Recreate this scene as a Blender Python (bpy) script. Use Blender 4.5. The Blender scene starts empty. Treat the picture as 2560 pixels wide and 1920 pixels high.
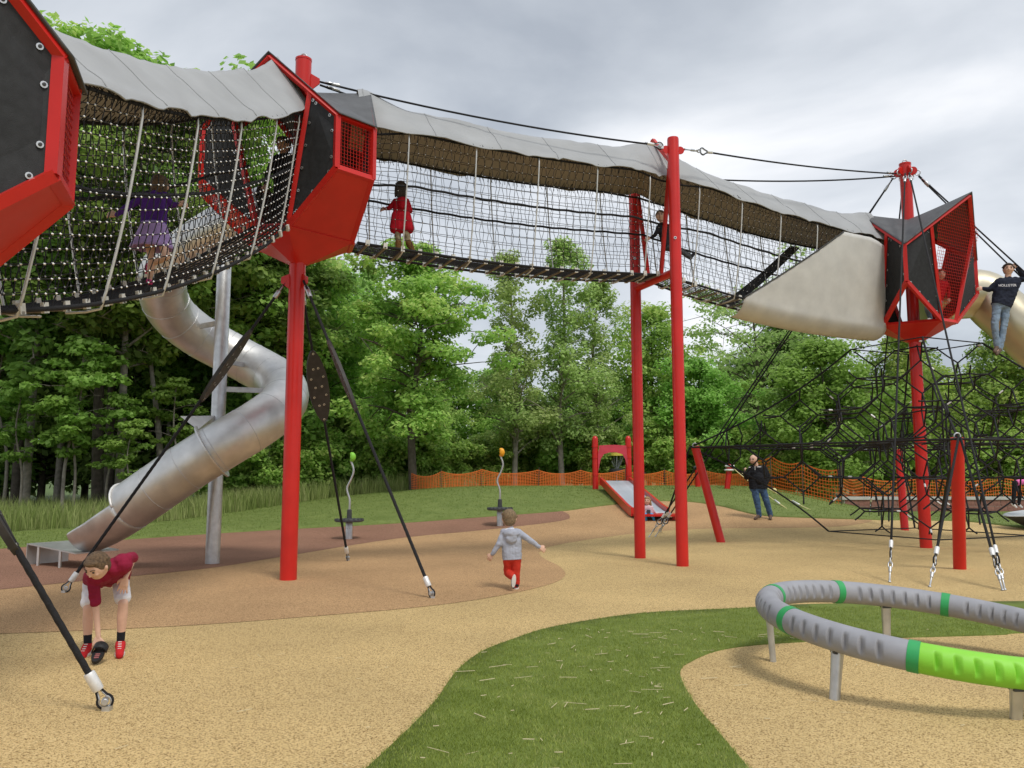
import bpy, bmesh, math, random
import numpy as np
from mathutils import Vector, Matrix, noise as mnoise
from mathutils.geometry import delaunay_2d_cdt
rad = math.radians
V = Vector
sc = bpy.context.scene
COL = sc.collection
random.seed(7)
RNG = np.random.default_rng(11)

# ------------------------------------------------------------------ camera
FPX, PITCH, EYE = 2050.0, rad(6.4), 1.5           # focal length in photo pixels, tilt up, eye height
cam_d = bpy.data.cameras.new('camera'); cam = bpy.data.objects.new('camera', cam_d); COL.objects.link(cam)
cam.location = (0, 0, EYE); cam.rotation_euler = (rad(90) + PITCH, 0, 0)
cam_d.sensor_width = 36.0; cam_d.lens = 36.0 * FPX / 2560.0
cam_d.clip_start = 0.05; cam_d.clip_end = 3000
sc.camera = cam

# ------------------------------------------------------------------ sky, sun, exposure
SUN_EL, SUN_AZ = rad(58), rad(-60)                # azimuth measured from +X, sun stands behind the camera, to the right
world = bpy.data.worlds.new('World'); sc.world = world; world.use_nodes = True
nt = world.node_tree; nt.nodes.clear()
def wn(t, **k):
    n = nt.nodes.new(t)
    for a, b in k.items(): setattr(n, a, b)
    return n
w_out = wn('ShaderNodeOutputWorld')
sky = wn('ShaderNodeTexSky'); sky.sky_type = 'NISHITA'; sky.sun_disc = False
sky.sun_elevation = SUN_EL; sky.sun_rotation = rad(90) - SUN_AZ
bg1 = wn('ShaderNodeBackground'); bg1.inputs['Strength'].default_value = 0.10
nt.links.new(sky.outputs[0], bg1.inputs['Color'])
tc = wn('ShaderNodeTexCoord'); sep = wn('ShaderNodeSeparateXYZ'); nt.links.new(tc.outputs['Generated'], sep.inputs[0])
mx = wn('ShaderNodeMath', operation='MAXIMUM'); nt.links.new(sep.outputs[2], mx.inputs[0]); mx.inputs[1].default_value = 0.0
ad = wn('ShaderNodeMath', operation='ADD'); nt.links.new(mx.outputs[0], ad.inputs[0]); ad.inputs[1].default_value = 0.26
dx = wn('ShaderNodeMath', operation='DIVIDE'); nt.links.new(sep.outputs[0], dx.inputs[0]); nt.links.new(ad.outputs[0], dx.inputs[1])
dy = wn('ShaderNodeMath', operation='DIVIDE'); nt.links.new(sep.outputs[1], dy.inputs[0]); nt.links.new(ad.outputs[0], dy.inputs[1])
cmb = wn('ShaderNodeCombineXYZ'); nt.links.new(dx.outputs[0], cmb.inputs[0]); nt.links.new(dy.outputs[0], cmb.inputs[1])
cmb.inputs[2].default_value = 6.9
nz = wn('ShaderNodeTexNoise'); nz.inputs['Scale'].default_value = 1.25; nz.inputs['Detail'].default_value = 7
nz.inputs['Roughness'].default_value = 0.5; nz.inputs['Distortion'].default_value = 0.35
nt.links.new(cmb.outputs[0], nz.inputs['Vector'])
rp = wn('ShaderNodeValToRGB'); cr = rp.color_ramp
cr.elements[0].position = 0.34; cr.elements[0].color = (0.33, 0.36, 0.405, 1)
cr.elements[1].position = 0.66; cr.elements[1].color = (0.78, 0.785, 0.80, 1)
e = cr.elements.new(0.45); e.color = (0.44, 0.47, 0.51, 1)
e = cr.elements.new(0.55); e.color = (0.575, 0.60, 0.635, 1)
nt.links.new(nz.outputs['Fac'], rp.inputs['Fac'])
bg2 = wn('ShaderNodeBackground'); bg2.inputs['Strength'].default_value = 1.0
nt.links.new(rp.outputs['Color'], bg2.inputs['Color'])
mixw = wn('ShaderNodeMixShader'); mixw.inputs[0].default_value = 0.9
nt.links.new(bg1.outputs[0], mixw.inputs[1]); nt.links.new(bg2.outputs[0], mixw.inputs[2])
nt.links.new(mixw.outputs[0], w_out.inputs['Surface'])
sun_d = bpy.data.lights.new('sun', 'SUN'); sun = bpy.data.objects.new('sun', sun_d); COL.objects.link(sun)
sun_d.energy = 1.5; sun_d.angle = rad(15); sun_d.color = (1.0, 0.96, 0.88)
sd = V((math.cos(SUN_EL) * math.cos(SUN_AZ), math.cos(SUN_EL) * math.sin(SUN_AZ), math.sin(SUN_EL)))
sun.rotation_euler = sd.to_track_quat('Z', 'Y').to_euler()
sun.location = (0, 0, 40)
vs = sc.view_settings
vs.view_transform = 'Standard'; vs.look = 'None'; vs.exposure = 0.52; vs.gamma = 1.0
sc.render.engine = 'CYCLES'
sc.cycles.use_denoising = True
sc.cycles.max_bounces = 6; sc.cycles.transparent_max_bounces = 16
# ------------------------------------------------------------------ helpers
def ray(px, py):
    u, v = (px - 1280) / FPX, (960 - py) / FPX
    return V((u, math.cos(PITCH) - v * math.sin(PITCH), math.sin(PITCH) + v * math.cos(PITCH)))
def at(px, py, Y):                                  # the point seen at a photo pixel, Y metres away
    d = ray(px, py); t = Y / d.y
    return V((d.x * t, Y, EYE + d.z * t))
def sstep(a, b, x):
    t = min(1, max(0, (x - a) / (b - a))); return t * t * (3 - 2 * t)
def hgt(x, y):                                      # ground height
    g = sstep(-13, -0.5, x) * (1 - sstep(8.5, 13.5, x))
    h = 0.82 * g * sstep(18.5, 30, y) * (1 - 0.6 * sstep(32, 44, y))
    return h + 0.28 * sstep(20, 32, y)
def gnd(px, py):                                    # where the line of sight through a pixel meets the ground
    d = ray(px, py); t = 1.0; prev = 1.0
    while t < 200:
        p = V((d.x * t, d.y * t, EYE + d.z * t))
        if p.z <= hgt(p.x, p.y): break
        prev = t; t += 0.25
    lo, hi = prev, t
    for _ in range(24):
        m = (lo + hi) / 2
        if EYE + d.z * m > hgt(d.x * m, d.y * m): lo = m
        else: hi = m
    return V((d.x * hi, d.y * hi, hgt(d.x * hi, d.y * hi)))
def on(x, y, dz=0.0): return V((x, y, hgt(x, y) + dz))

MATS = {}
def mat(name, col, rough=0.6, metal=0.0, var=0.12, vs=6.0, bump=0.0, bs=60.0, spec=0.4, col2=None, detail=4.0, back=None, trans=0.0, coat=0.0, alpha_bump=None, wear=0.0):
    m = bpy.data.materials.new(name); m.use_nodes = True
    t = m.node_tree; b = t.nodes['Principled BSDF']; L = t.links.new
    b.inputs['Roughness'].default_value = rough; b.inputs['Metallic'].default_value = metal
    b.inputs['Specular IOR Level'].default_value = spec; b.inputs['Coat Weight'].default_value = coat
    b.inputs['Coat Roughness'].default_value = 0.15
    tcn = t.nodes.new('ShaderNodeTexCoord')
    n = t.nodes.new('ShaderNodeTexNoise'); n.inputs['Scale'].default_value = vs; n.inputs['Detail'].default_value = detail
    L(tcn.outputs['Object'], n.inputs['Vector'])
    r = t.nodes.new('ShaderNodeValToRGB'); r.color_ramp.elements[0].position = 0.3; r.color_ramp.elements[1].position = 0.7
    a = [max(0, c * (1 - var)) for c in col]; c2 = col2 if col2 else [min(1, c * (1 + var)) for c in col]
    r.color_ramp.elements[0].color = (*a, 1); r.color_ramp.elements[1].color = (*c2, 1)
    L(n.outputs['Fac'], r.inputs['Fac']); colout = r.outputs['Color']
    if back is not None:                            # separate base colour on the back faces
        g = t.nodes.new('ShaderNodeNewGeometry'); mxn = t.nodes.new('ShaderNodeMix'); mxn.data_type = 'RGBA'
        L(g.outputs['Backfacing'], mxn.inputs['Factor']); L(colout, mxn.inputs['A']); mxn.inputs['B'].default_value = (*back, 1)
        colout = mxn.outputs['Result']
    L(colout, b.inputs['Base Color'])
    if wear > 0:
        n3 = t.nodes.new('ShaderNodeTexNoise'); n3.inputs['Scale'].default_value = vs * 3; n3.inputs['Detail'].default_value = 6
        L(tcn.outputs['Object'], n3.inputs['Vector'])
        mr = t.nodes.new('ShaderNodeMapRange'); mr.inputs['To Min'].default_value = max(0.05, rough - wear); mr.inputs['To Max'].default_value = min(1, rough + wear)
        L(n3.outputs['Fac'], mr.inputs['Value']); L(mr.outputs[0], b.inputs['Roughness'])
    if bump > 0:
        n2 = t.nodes.new('ShaderNodeTexNoise'); n2.inputs['Scale'].default_value = bs; n2.inputs['Detail'].default_value = 3
        L(tcn.outputs['Object'], n2.inputs['Vector'])
        bp = t.nodes.new('ShaderNodeBump'); bp.inputs['Strength'].default_value = bump; bp.inputs['Distance'].default_value = 0.02
        L(n2.outputs['Fac'], bp.inputs['Height']); L(bp.outputs[0], b.inputs['Normal'])
    if trans > 0:
        o = t.nodes['Material Output']; tr = t.nodes.new('ShaderNodeBsdfTranslucent'); L(colout, tr.inputs['Color'])
        ms = t.nodes.new('ShaderNodeMixShader'); ms.inputs[0].default_value = trans
        L(b.outputs[0], ms.inputs[1]); L(tr.outputs[0], ms.inputs[2]); L(ms.outputs[0], o.inputs['Surface'])
    MATS[name] = m
    return m

def link_mesh(name, verts, faces, m=None, parent=None, smooth=False):
    me = bpy.data.meshes.new(name)
    me.from_pydata([tuple(v) for v in verts], [], faces)
    if smooth: me.polygons.foreach_set('use_smooth', [True] * len(me.polygons))
    me.update()
    return link_data(name, me, m, parent)
def link_data(name, me, m=None, parent=None):
    o = bpy.data.objects.new(name, me); COL.objects.link(o)
    if m is not None and not me.materials: me.materials.append(m)
    if parent is not None: o.parent = parent
    return o
def tag(o, label=None, cat=None, group=None, kind=None):
    if label: o['label'] = label
    if cat: o['category'] = cat
    if group: o['group'] = group
    if kind: o['kind'] = kind
    return o
def empty(name, loc=(0, 0, 0), rz=0.0, label=None, cat=None, group=None):
    o = bpy.data.objects.new(name, None); COL.objects.link(o); o.location = loc; o.rotation_euler = (0, 0, rz)
    o.empty_display_size = 0.2
    return tag(o, label, cat, group)
def copy_tree(o, parent=None):
    c = o.copy(); COL.objects.link(c); c.parent = parent
    for ch in [x for x in o.children]: copy_tree(ch, c)
    return c
def frame(d, up=V((0, 0, 1))):
    d = d.normalized()
    if abs(d.dot(up)) > 0.995: up = V((1, 0, 0))
    s = d.cross(up).normalized(); return d, s, s.cross(d).normalized()

class MB:
    """Collects shapes for one mesh."""
    def __init__(self): self.v = []; self.f = []
    def add(self, vs, fs):
        b = len(self.v); self.v.extend(V(p) for p in vs); self.f.extend([tuple(i + b for i in f) for f in fs]); return self
    def box(self, c, s, rot=None):
        c = V(c); h = [x / 2 for x in s]
        vs = [V((x * h[0], y * h[1], z * h[2])) for x in (-1, 1) for y in (-1, 1) for z in (-1, 1)]
        if rot is not None: vs = [rot @ p for p in vs]
        return self.add([p + c for p in vs], [(0, 1, 3, 2), (4, 6, 7, 5), (0, 4, 5, 1), (2, 3, 7, 6), (0, 2, 6, 4), (1, 5, 7, 3)])
    def bar(self, p, q, w, h, up=V((0, 0, 1))):     # box beam between two points
        p, q = V(p), V(q); d, s, u = frame(q - p, up)
        vs = [a + s * (i * w / 2) + u * (j * h / 2) for a in (p, q) for i in (-1, 1) for j in (-1, 1)]
        return self.add(vs, [(0, 1, 3, 2), (4, 6, 7, 5), (0, 4, 5, 1), (2, 3, 7, 6), (0, 2, 6, 4), (1, 5, 7, 3)])
    def tube(self, pts, r, n=8, closed=False, caps=True):
        pts = [V(p) for p in pts]; N = len(pts)
        if N < 2: return self
        rs = r if isinstance(r, (list, tuple)) else [r] * N
        tang = []
        for i in range(N):
            a = pts[i - 1] if (i > 0 or closed) else pts[i]
            b = pts[(i + 1) % N] if (i < N - 1 or closed) else pts[i]
            t = b - a
            tang.append(t.normalized() if t.length > 1e-9 else V((0, 0, 1)))
        d, s, u = frame(tang[0]); vs = []
        for i in range(N):
            s = s - tang[i] * s.dot(tang[i])
            if s.length < 1e-6: s = frame(tang[i])[1]
            s.normalize(); u = tang[i].cross(s)
            for k in range(n):
                a = 2 * math.pi * k / n
                vs.append(pts[i] + (s * math.cos(a) + u * math.sin(a)) * rs[i])
        fs = []
        for i in range(N if closed else N - 1):
            j = (i + 1) % N
            for k in range(n):
                k2 = (k + 1) % n; fs.append((i * n + k, i * n + k2, j * n + k2, j * n + k))
        if caps and not closed:
            fs.append(tuple(range(n - 1, -1, -1))); fs.append(tuple((N - 1) * n + k for k in range(n)))
        return self.add(vs, fs)
    def rope(self, pts, r, lay=0.09, n=12, step=0.012):  # a laid rope: three strands twisted along a path
        pts = [V(p) for p in pts]; out = [pts[0]]
        for a, b in zip(pts, pts[1:]):
            k = max(1, int((b - a).length / step)); out += [a.lerp(b, (i + 1) / k) for i in range(k)]
        i0 = len(self.v); self.tube(out, r, n); s = 0.0
        for i, p in enumerate(out):
            if i: s += (p - out[i - 1]).length
            for k in range(n):
                q = i0 + i * n + k; f = 1 + 0.13 * abs(math.cos(1.5 * (2 * math.pi * k / n) - math.pi * s / lay * 1.0)) - 0.08; self.v[q] = p + (self.v[q] - p) * f
        return self
    def lathe(self, prof, c=(0, 0, 0), n=24, rot=None):   # prof: (radius, z)
        c = V(c); vs = []; fs = []
        for r, z in prof:
            for k in range(n):
                a = 2 * math.pi * k / n; p = V((r * math.cos(a), r * math.sin(a), z))
                vs.append((rot @ p if rot is not None else p) + c)
        for i in range(len(prof) - 1):
            for k in range(n):
                k2 = (k + 1) % n; fs.append((i * n + k, i * n + k2, (i + 1) * n + k2, (i + 1) * n + k))
        fs.append(tuple(range(n - 1, -1, -1))); fs.append(tuple((len(prof) - 1) * n + k for k in range(n)))
        return self.add(vs, fs)
    def plate(self, poly, nrm, th):                 # flat polygon with thickness along nrm
        nrm = V(nrm).normalized(); n = len(poly)
        a = [V(p) for p in poly]; b = [p - nrm * th for p in a]
        fs = [tuple(range(n)), tuple(range(2 * n - 1, n - 1, -1))]
        fs += [(i, i + n, (i + 1) % n + n, (i + 1) % n) for i in range(n)]
        return self.add(a + b, fs)
    def ball(self, c, r, n=8, m=6, s=(1, 1, 1), rot=None):
        c = V(c); vs = []; fs = []
        for i in range(1, m):
            th = math.pi * i / m
            for k in range(n):
                a = 2 * math.pi * k / n
                p = V((math.sin(th) * math.cos(a) * s[0], math.sin(th) * math.sin(a) * s[1], math.cos(th) * s[2])) * r
                vs.append((rot @ p if rot is not None else p) + c)
        top = V((0, 0, r * s[2])); bot = V((0, 0, -r * s[2]))
        if rot is not None: top, bot = rot @ top, rot @ bot
        vs += [top + c, bot + c]; T = (m - 1) * n
        for i in range(m - 2):
            for k in range(n):
                k2 = (k + 1) % n; fs.append((i * n + k, (i + 1) * n + k, (i + 1) * n + k2, i * n + k2))
        for k in range(n):
            k2 = (k + 1) % n; fs.append((T, k, k2)); fs.append((T + 1, (m - 2) * n + k2, (m - 2) * n + k))
        return self.add(vs, fs)
    def build(self, name, m, parent=None, smooth=False, sharp=None):
        o = link_mesh(name, self.v, self.f, m, parent, smooth)
        if sharp is not None and smooth:
            try: o.data.set_sharp_from_angle(angle=rad(sharp))
            except Exception: pass
        return o
def bez(pts, n=8):                                  # smooth curve through points
    pts = [V(p) for p in pts]; out = []
    for i in range(len(pts) - 1):
        p0 = pts[max(0, i - 1)]; p1 = pts[i]; p2 = pts[i + 1]; p3 = pts[min(len(pts) - 1, i + 2)]
        for k in range(n):
            t = k / n
            out.append(0.5 * ((2 * p1) + (p2 - p0) * t + (2 * p0 - 5 * p1 + 4 * p2 - p3) * t * t + (3 * p1 - p0 - 3 * p2 + p3) * t ** 3))
    out.append(pts[-1]); return out
def sagline(p, q, sag, n=12):
    p, q = V(p), V(q)
    return [p.lerp(q, i / n) - V((0, 0, sag * 4 * (i / n) * (1 - i / n))) for i in range(n + 1)]
def rot_to(d, up=V((0, 0, 1))):                     # matrix whose Z axis is d
    d, s, u = frame(V(d), up); return Matrix((s, u, d)).transposed() if False else Matrix(((s.x, u.x, d.x), (s.y, u.y, d.y), (s.z, u.z, d.z)))

# ------------------------------------------------------------------ shared materials
RED = mat('red_paint', (0.56, 0.018, 0.013), 0.33, var=0.09, vs=2.5, spec=0.35, coat=0.12, wear=0.07)
BLACKP = mat('black_panel', (0.018, 0.019, 0.021), 0.62, var=0.35, vs=14, bump=0.25, bs=220)
ROPE = mat('black_rope', (0.012, 0.012, 0.014), 0.75, var=0.3, vs=40, bump=0.6, bs=160)
GALV = mat('galvanised_steel', (0.55, 0.56, 0.57), 0.42, 0.85, var=0.14, vs=9, bump=0.08, bs=90, wear=0.12)
STEEL = mat('brushed_steel', (0.63, 0.625, 0.61), 0.45, 0.9, var=0.16, vs=3.0, bump=0.05, bs=30, wear=0.10)
ALU = mat('aluminium', (0.74, 0.74, 0.73), 0.45, 0.35, var=0.08, vs=30)
BOLT = mat('bolt_steel', (0.7, 0.7, 0.69), 0.3, 0.8, var=0.05)
ROD = mat('grey_rod', (0.60, 0.60, 0.585), 0.45, 0.3, var=0.08, vs=12)
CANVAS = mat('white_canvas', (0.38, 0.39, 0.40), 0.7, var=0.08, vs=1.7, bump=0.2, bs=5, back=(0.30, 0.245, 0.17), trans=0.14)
ROOFR = mat('grey_roof_rubber', (0.085, 0.088, 0.094), 0.6, var=0.15, vs=5, bump=0.1, bs=80, back=(0.03, 0.03, 0.032))
CLIP = mat('pale_clip', (0.62, 0.61, 0.57), 0.5, var=0.1, vs=20)
SLAT = mat('brown_slat', (0.17, 0.145, 0.11), 0.6, var=0.2, vs=20, bump=0.1, bs=100)
DARKGREY = mat('dark_grey_plastic', (0.05, 0.052, 0.055), 0.5, var=0.2, vs=20)
# ------------------------------------------------------------------ ground
def mesh_np(name, verts, faces, m, parent=None, smooth=False, k=3, cols=None):
    """Fast mesh from arrays; faces all have k corners; cols: optional per-corner grey attribute named 'tone'."""
    me = bpy.data.meshes.new(name); nv, nf = len(verts), len(faces)
    me.vertices.add(nv); me.vertices.foreach_set('co', np.asarray(verts, np.float32).ravel())
    me.loops.add(nf * k); me.loops.foreach_set('vertex_index', np.asarray(faces, np.int32).ravel())
    me.polygons.add(nf); me.polygons.foreach_set('loop_start', np.arange(0, nf * k, k, dtype=np.int32))
    try: me.polygons.foreach_set('loop_total', np.full(nf, k, np.int32))
    except Exception: pass
    if smooth: me.polygons.foreach_set('use_smooth', np.ones(nf, bool))
    if cols is not None:
        a = me.attributes.new('tone', 'FLOAT', 'POINT'); a.data.foreach_set('value', np.asarray(cols, np.float32))
    me.update(); me.validate()
    return link_data(name, me, m, parent)

def rubber(name, c_dark, c_mid, c_light, scale=135.0):
    m = bpy.data.materials.new(name); m.use_nodes = True; t = m.node_tree; L = t.links.new; b = t.nodes['Principled BSDF']
    tcn = t.nodes.new('ShaderNodeTexCoord')
    vo = t.nodes.new('ShaderNodeTexVoronoi'); vo.inputs['Scale'].default_value = scale; L(tcn.outputs['Object'], vo.inputs['Vector'])
    s = t.nodes.new('ShaderNodeSeparateColor'); L(vo.outputs['Color'], s.inputs[0])
    r = t.nodes.new('ShaderNodeValToRGB'); e = r.color_ramp.elements
    e[0].position = 0.0; e[0].color = (*c_dark, 1); e[1].position = 1.0; e[1].color = (*c_light, 1)
    x = e.new(0.16); x.color = (*[a * 0.55 + b_ * 0.45 for a, b_ in zip(c_dark, c_mid)], 1); x = e.new(0.34); x.color = (*c_mid, 1)
    L(s.outputs[0], r.inputs['Fac'])
    n = t.nodes.new('ShaderNodeTexNoise'); n.inputs['Scale'].default_value = 0.55; n.inputs['Detail'].default_value = 6; L(tcn.outputs['Object'], n.inputs['Vector'])
    mr = t.nodes.new('ShaderNodeMapRange'); mr.inputs['From Min'].default_value = 0.3; mr.inputs['From Max'].default_value = 0.7
    mr.inputs['To Min'].default_value = 0.86; mr.inputs['To Max'].default_value = 1.09; L(n.outputs['Fac'], mr.inputs['Value'])
    mu = t.nodes.new('ShaderNodeMix'); mu.data_type = 'RGBA'; mu.blend_type = 'MULTIPLY'; mu.inputs['Factor'].default_value = 1.0
    L(r.outputs['Color'], mu.inputs['A']); L(mr.outputs[0], mu.inputs['B']); L(mu.outputs['Result'], b.inputs['Base Color'])
    b.inputs['Roughness'].default_value = 0.9; b.inputs['Specular IOR Level'].default_value = 0.2
    bp = t.nodes.new('ShaderNodeBump'); bp.inputs['Strength'].default_value = 0.7; bp.inputs['Distance'].default_value = 0.006
    L(vo.outputs['Distance'], bp.inputs['Height']); bp.invert = True; L(bp.outputs[0], b.inputs['Normal'])
    return m
TAN = rubber('tan_rubber', (0.15, 0.09, 0.032), (0.53, 0.375, 0.165), (0.69, 0.52, 0.26))
MIDB = rubber('light_brown_rubber', (0.13, 0.07, 0.033), (0.445, 0.275, 0.135), (0.59, 0.385, 0.205))
TERR = rubber('terracotta_rubber', (0.10, 0.045, 0.026), (0.27, 0.142, 0.092), (0.345, 0.195, 0.135))

def grassmat(name, dark, light, dry=None, scale=1.3, rough=0.75, trans=0.25, use_tone=False):
    m = bpy.data.materials.new(name); m.use_nodes = True; t = m.node_tree; L = t.links.new; b = t.nodes['Principled BSDF']
    tcn = t.nodes.new('ShaderNodeTexCoord'); n = t.nodes.new('ShaderNodeTexNoise'); n.inputs['Scale'].default_value = scale; n.inputs['Detail'].default_value = 8
    n.inputs['Roughness'].default_value = 0.65; L(tcn.outputs['Object'], n.inputs['Vector'])
    r = t.nodes.new('ShaderNodeValToRGB'); e = r.color_ramp.elements; e[0].position = 0.3; e[1].position = 0.7
    e[0].color = (*dark, 1); e[1].color = (*light, 1)
    if dry: x = e.new(0.9); x.color = (*dry, 1)
    src = n.outputs['Fac']
    if use_tone:
        at_ = t.nodes.new('ShaderNodeAttribute'); at_.attribute_name = 'tone'
        mm = t.nodes.new('ShaderNodeMath'); mm.operation = 'ADD'; L(n.outputs['Fac'], mm.inputs[0]); L(at_.outputs['Fac'], mm.inputs[1]); src = mm.outputs[0]
    L(src, r.inputs['Fac']); L(r.outputs['Color'], b.inputs['Base Color'])
    b.inputs['Roughness'].default_value = rough; b.inputs['Specular IOR Level'].default_value = 0.25
    if trans > 0:
        o = t.nodes['Material Output']; tr = t.nodes.new('ShaderNodeBsdfTranslucent'); L(r.outputs['Color'], tr.inputs['Color'])
        ms = t.nodes.new('ShaderNodeMixShader'); ms.inputs[0].default_value = trans; L(b.outputs[0], ms.inputs[1]); L(tr.outputs[0], ms.inputs[2]); L(ms.outputs[0], o.inputs['Surface'])
    else:
        n2 = t.nodes.new('ShaderNodeTexNoise'); n2.inputs['Scale'].default_value = 90; L(tcn.outputs['Object'], n2.inputs['Vector'])
        bp = t.nodes.new('ShaderNodeBump'); bp.inputs['Strength'].default_value = 0.8; bp.inputs['Distance'].default_value = 0.02
        L(n2.outputs['Fac'], bp.inputs['Height']); L(bp.outputs[0], b.inputs['Normal'])
    return m
TURF = grassmat('turf_base', (0.12, 0.165, 0.028), (0.19, 0.25, 0.05), scale=5, trans=0)
BERM = grassmat('berm_turf', (0.125, 0.175, 0.04), (0.20, 0.25, 0.07), scale=2.2, trans=0)
BLADE = grassmat('turf_blade', (0.20, 0.26, 0.04), (0.33, 0.39, 0.085), dry=(0.44, 0.46, 0.17), scale=3, use_tone=True)
MEADOW = grassmat('meadow', (0.05, 0.09, 0.02), (0.12, 0.17, 0.045), scale=0.4, trans=0)
REED = grassmat('tall_grass_blade', (0.19, 0.26, 0.06), (0.40, 0.45, 0.17), dry=(0.36, 0.34, 0.17), scale=0.6, trans=0.3, use_tone=True)
STRAW = mat('dry_straw', (0.62, 0.53, 0.33), 0.7, var=0.2, vs=30)

# the meadow that carries everything, out to the horizon
xs = sorted(set([-900, -500, -260, -140, -80] + list(np.arange(-50, 50.1, 1.25)) + [80, 140, 260, 500, 900]))
ys = sorted(set([-300, -120, -60, -30, -15] + list(np.arange(-8, 60.1, 1.25)) + [75, 100, 150, 260, 500, 1200]))
gv = [(x, y, hgt(x, y) - 0.05) for y in ys for x in xs]; nx = len(xs)
gf = [(j * nx + i, j * nx + i + 1, (j + 1) * nx + i + 1, (j + 1) * nx + i) for j in range(len(ys) - 1) for i in range(nx - 1)]
tag(link_mesh('ground', gv, gf, MEADOW, None, True), kind='structure')

def sheet(name, outline, m, dz, step=0.6, th=0.0, y_fine=None):
    """A patch of ground cover with a smooth outline (list of x, y), laid on the ground, dz above it."""
    pts = [V((p[0], p[1])) for p in outline]; n = len(pts)
    edges = [(i, (i + 1) % n) for i in range(n)]
    x0, x1 = min(p.x for p in pts), max(p.x for p in pts); y0, y1 = min(p.y for p in pts), max(p.y for p in pts)
    inner = []
    y = y0 + step / 2
    while y < y1:
        x = x0 + step / 2
        while x < x1:
            inner.append(V((x, y))); x += step
        y += step
    vs_, es_, fs_, *_ = delaunay_2d_cdt(pts + inner, edges, [list(range(n))], 1, 1e-4)
    verts = [(p.x, p.y, hgt(p.x, p.y) + dz) for p in vs_]; faces = [tuple(f) for f in fs_]
    if th > 0:                                       # a thin rim so that the cover has an edge
        b = len(verts); idx = {}
        cnt = {}
        for f in faces:
            for a, c in zip(f, f[1:] + f[:1]):
                key = (min(a, c), max(a, c)); cnt[key] = cnt.get(key, []) + [(a, c)]
        for key, l in cnt.items():
            if len(l) == 1:
                a, c = l[0]
                for q in (a, c):
                    if q not in idx:
                        idx[q] = len(verts); x, y, z = verts[q]; verts.append((x, y, z - th))
                faces.append((a, idx[a], idx[c], c))
    o = link_mesh(name, verts, faces, m, None, True)
    tag(o, kind='structure'); return o
def curve_px(pts, n=6): return [gnd(p.x, p.y) for p in bez([(a, b, 0) for a, b in pts], n)]

turf_edge_px = [(0, 1373), (260, 1354), (521, 1336), (760, 1322), (983, 1310), (1215, 1293), (1400, 1279), (1463, 1271), (1527, 1263), (1618, 1254), (1716, 1255), (1764, 1260), (1811, 1268), (1852, 1279), (1894, 1288), (1954, 1293), (2137, 1299), (2285, 1302), (2412, 1304), (2560, 1321)]
turf_edge = curve_px(turf_edge_px, 5)
left_pad = [V((-24, 14.0, 0)), V((-16, 16.2, 0))]
right_pad = [V((16.5, 21.0, 0)), V((22, 19.5, 0))]
edge_full = left_pad + turf_edge + right_pad
sheet('safety_surface', [V((-24, -6, 0))] + [p + V((0, 0.35, 0)) for p in edge_full] + [V((22, -6, 0))], TAN, 0.0, 0.8)
terr_low = curve_px([(0, 1475), (220, 1452), (509, 1423), (694, 1394), (983, 1348), (1215, 1325), (1400, 1303), (1424, 1290), (1408, 1279)], 6)
terr_up = [p for p in turf_edge if p.x < terr_low[-1].x - 0.05]
sheet('terracotta_surface', [V((-24, 13.2, 0)), *[p + V((0, 0.3, 0)) for p in left_pad], *[p + V((0, 0.3, 0)) for p in terr_up], *terr_low[::-1], V((-16, 11.6, 0)), V((-24, 10.4, 0))][1:], TERR, 0.008, 0.7)
mid_low = curve_px([(0, 1585), (231, 1576), (509, 1562), (810, 1539), (1041, 1519), (1215, 1496), (1365, 1464), (1412, 1440), (1400, 1417), (1360, 1396), (1350, 1380), (1395, 1362), (1562, 1337), (1735, 1323), (1967, 1320), (2100, 1316), (2170, 1306), (2180, 1300)], 6)
mid_up = [p + V((0, 0.3, 0)) for p in edge_full if p.x < mid_low[-1].x]
sheet('light_brown_surface', [V((-24, 12.0, 0)), *mid_up[1:], *mid_low[::-1], V((-16, 6.6, 0)), V((-24, 5.0, 0))], MIDB, 0.004, 0.7)
berm_back = [V((22, 31, 0)), V((13, 33, 0)), V((8, 34, 0)), V((0, 33, 0)), V((-6, 31, 0)), V((-10, 25, 0)), V((-14, 20.4, 0)), V((-24, 17, 0))]
sheet('berm_lawn', edge_full + [p for p in berm_back], BERM, 0.03, 0.6, 0.04)

fore_out = [(915, 1926), (1019, 1828), (1088, 1756), (1117, 1713), (1153, 1669), (1207, 1630), (1280, 1601), (1370, 1572), (1515, 1546), (1640, 1532), (1765, 1526), (1873, 1521), (2002, 1513), (2280, 1508), (2560, 1505), (2900, 1502)]
fore_in = [(2900, 1575), (2560, 1583), (2493, 1588), (2222, 1596), (2014, 1605), (1873, 1615), (1786, 1630), (1727, 1655), (1702, 1675), (1707, 1709), (1744, 1771), (1806, 1846), (1873, 1926)]
fo = curve_px(fore_out, 8); fi = curve_px(fore_in, 8)
fore_poly = [V((-1.25, 2.9, 0)), V((-0.98, 3.5, 0))] + fo + fi + [V((1.45, 3.2, 0)), V((1.75, 2.6, 0))]
sheet('turf_patch', fore_poly, TURF, 0.012, 0.35, 0.014)

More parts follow.
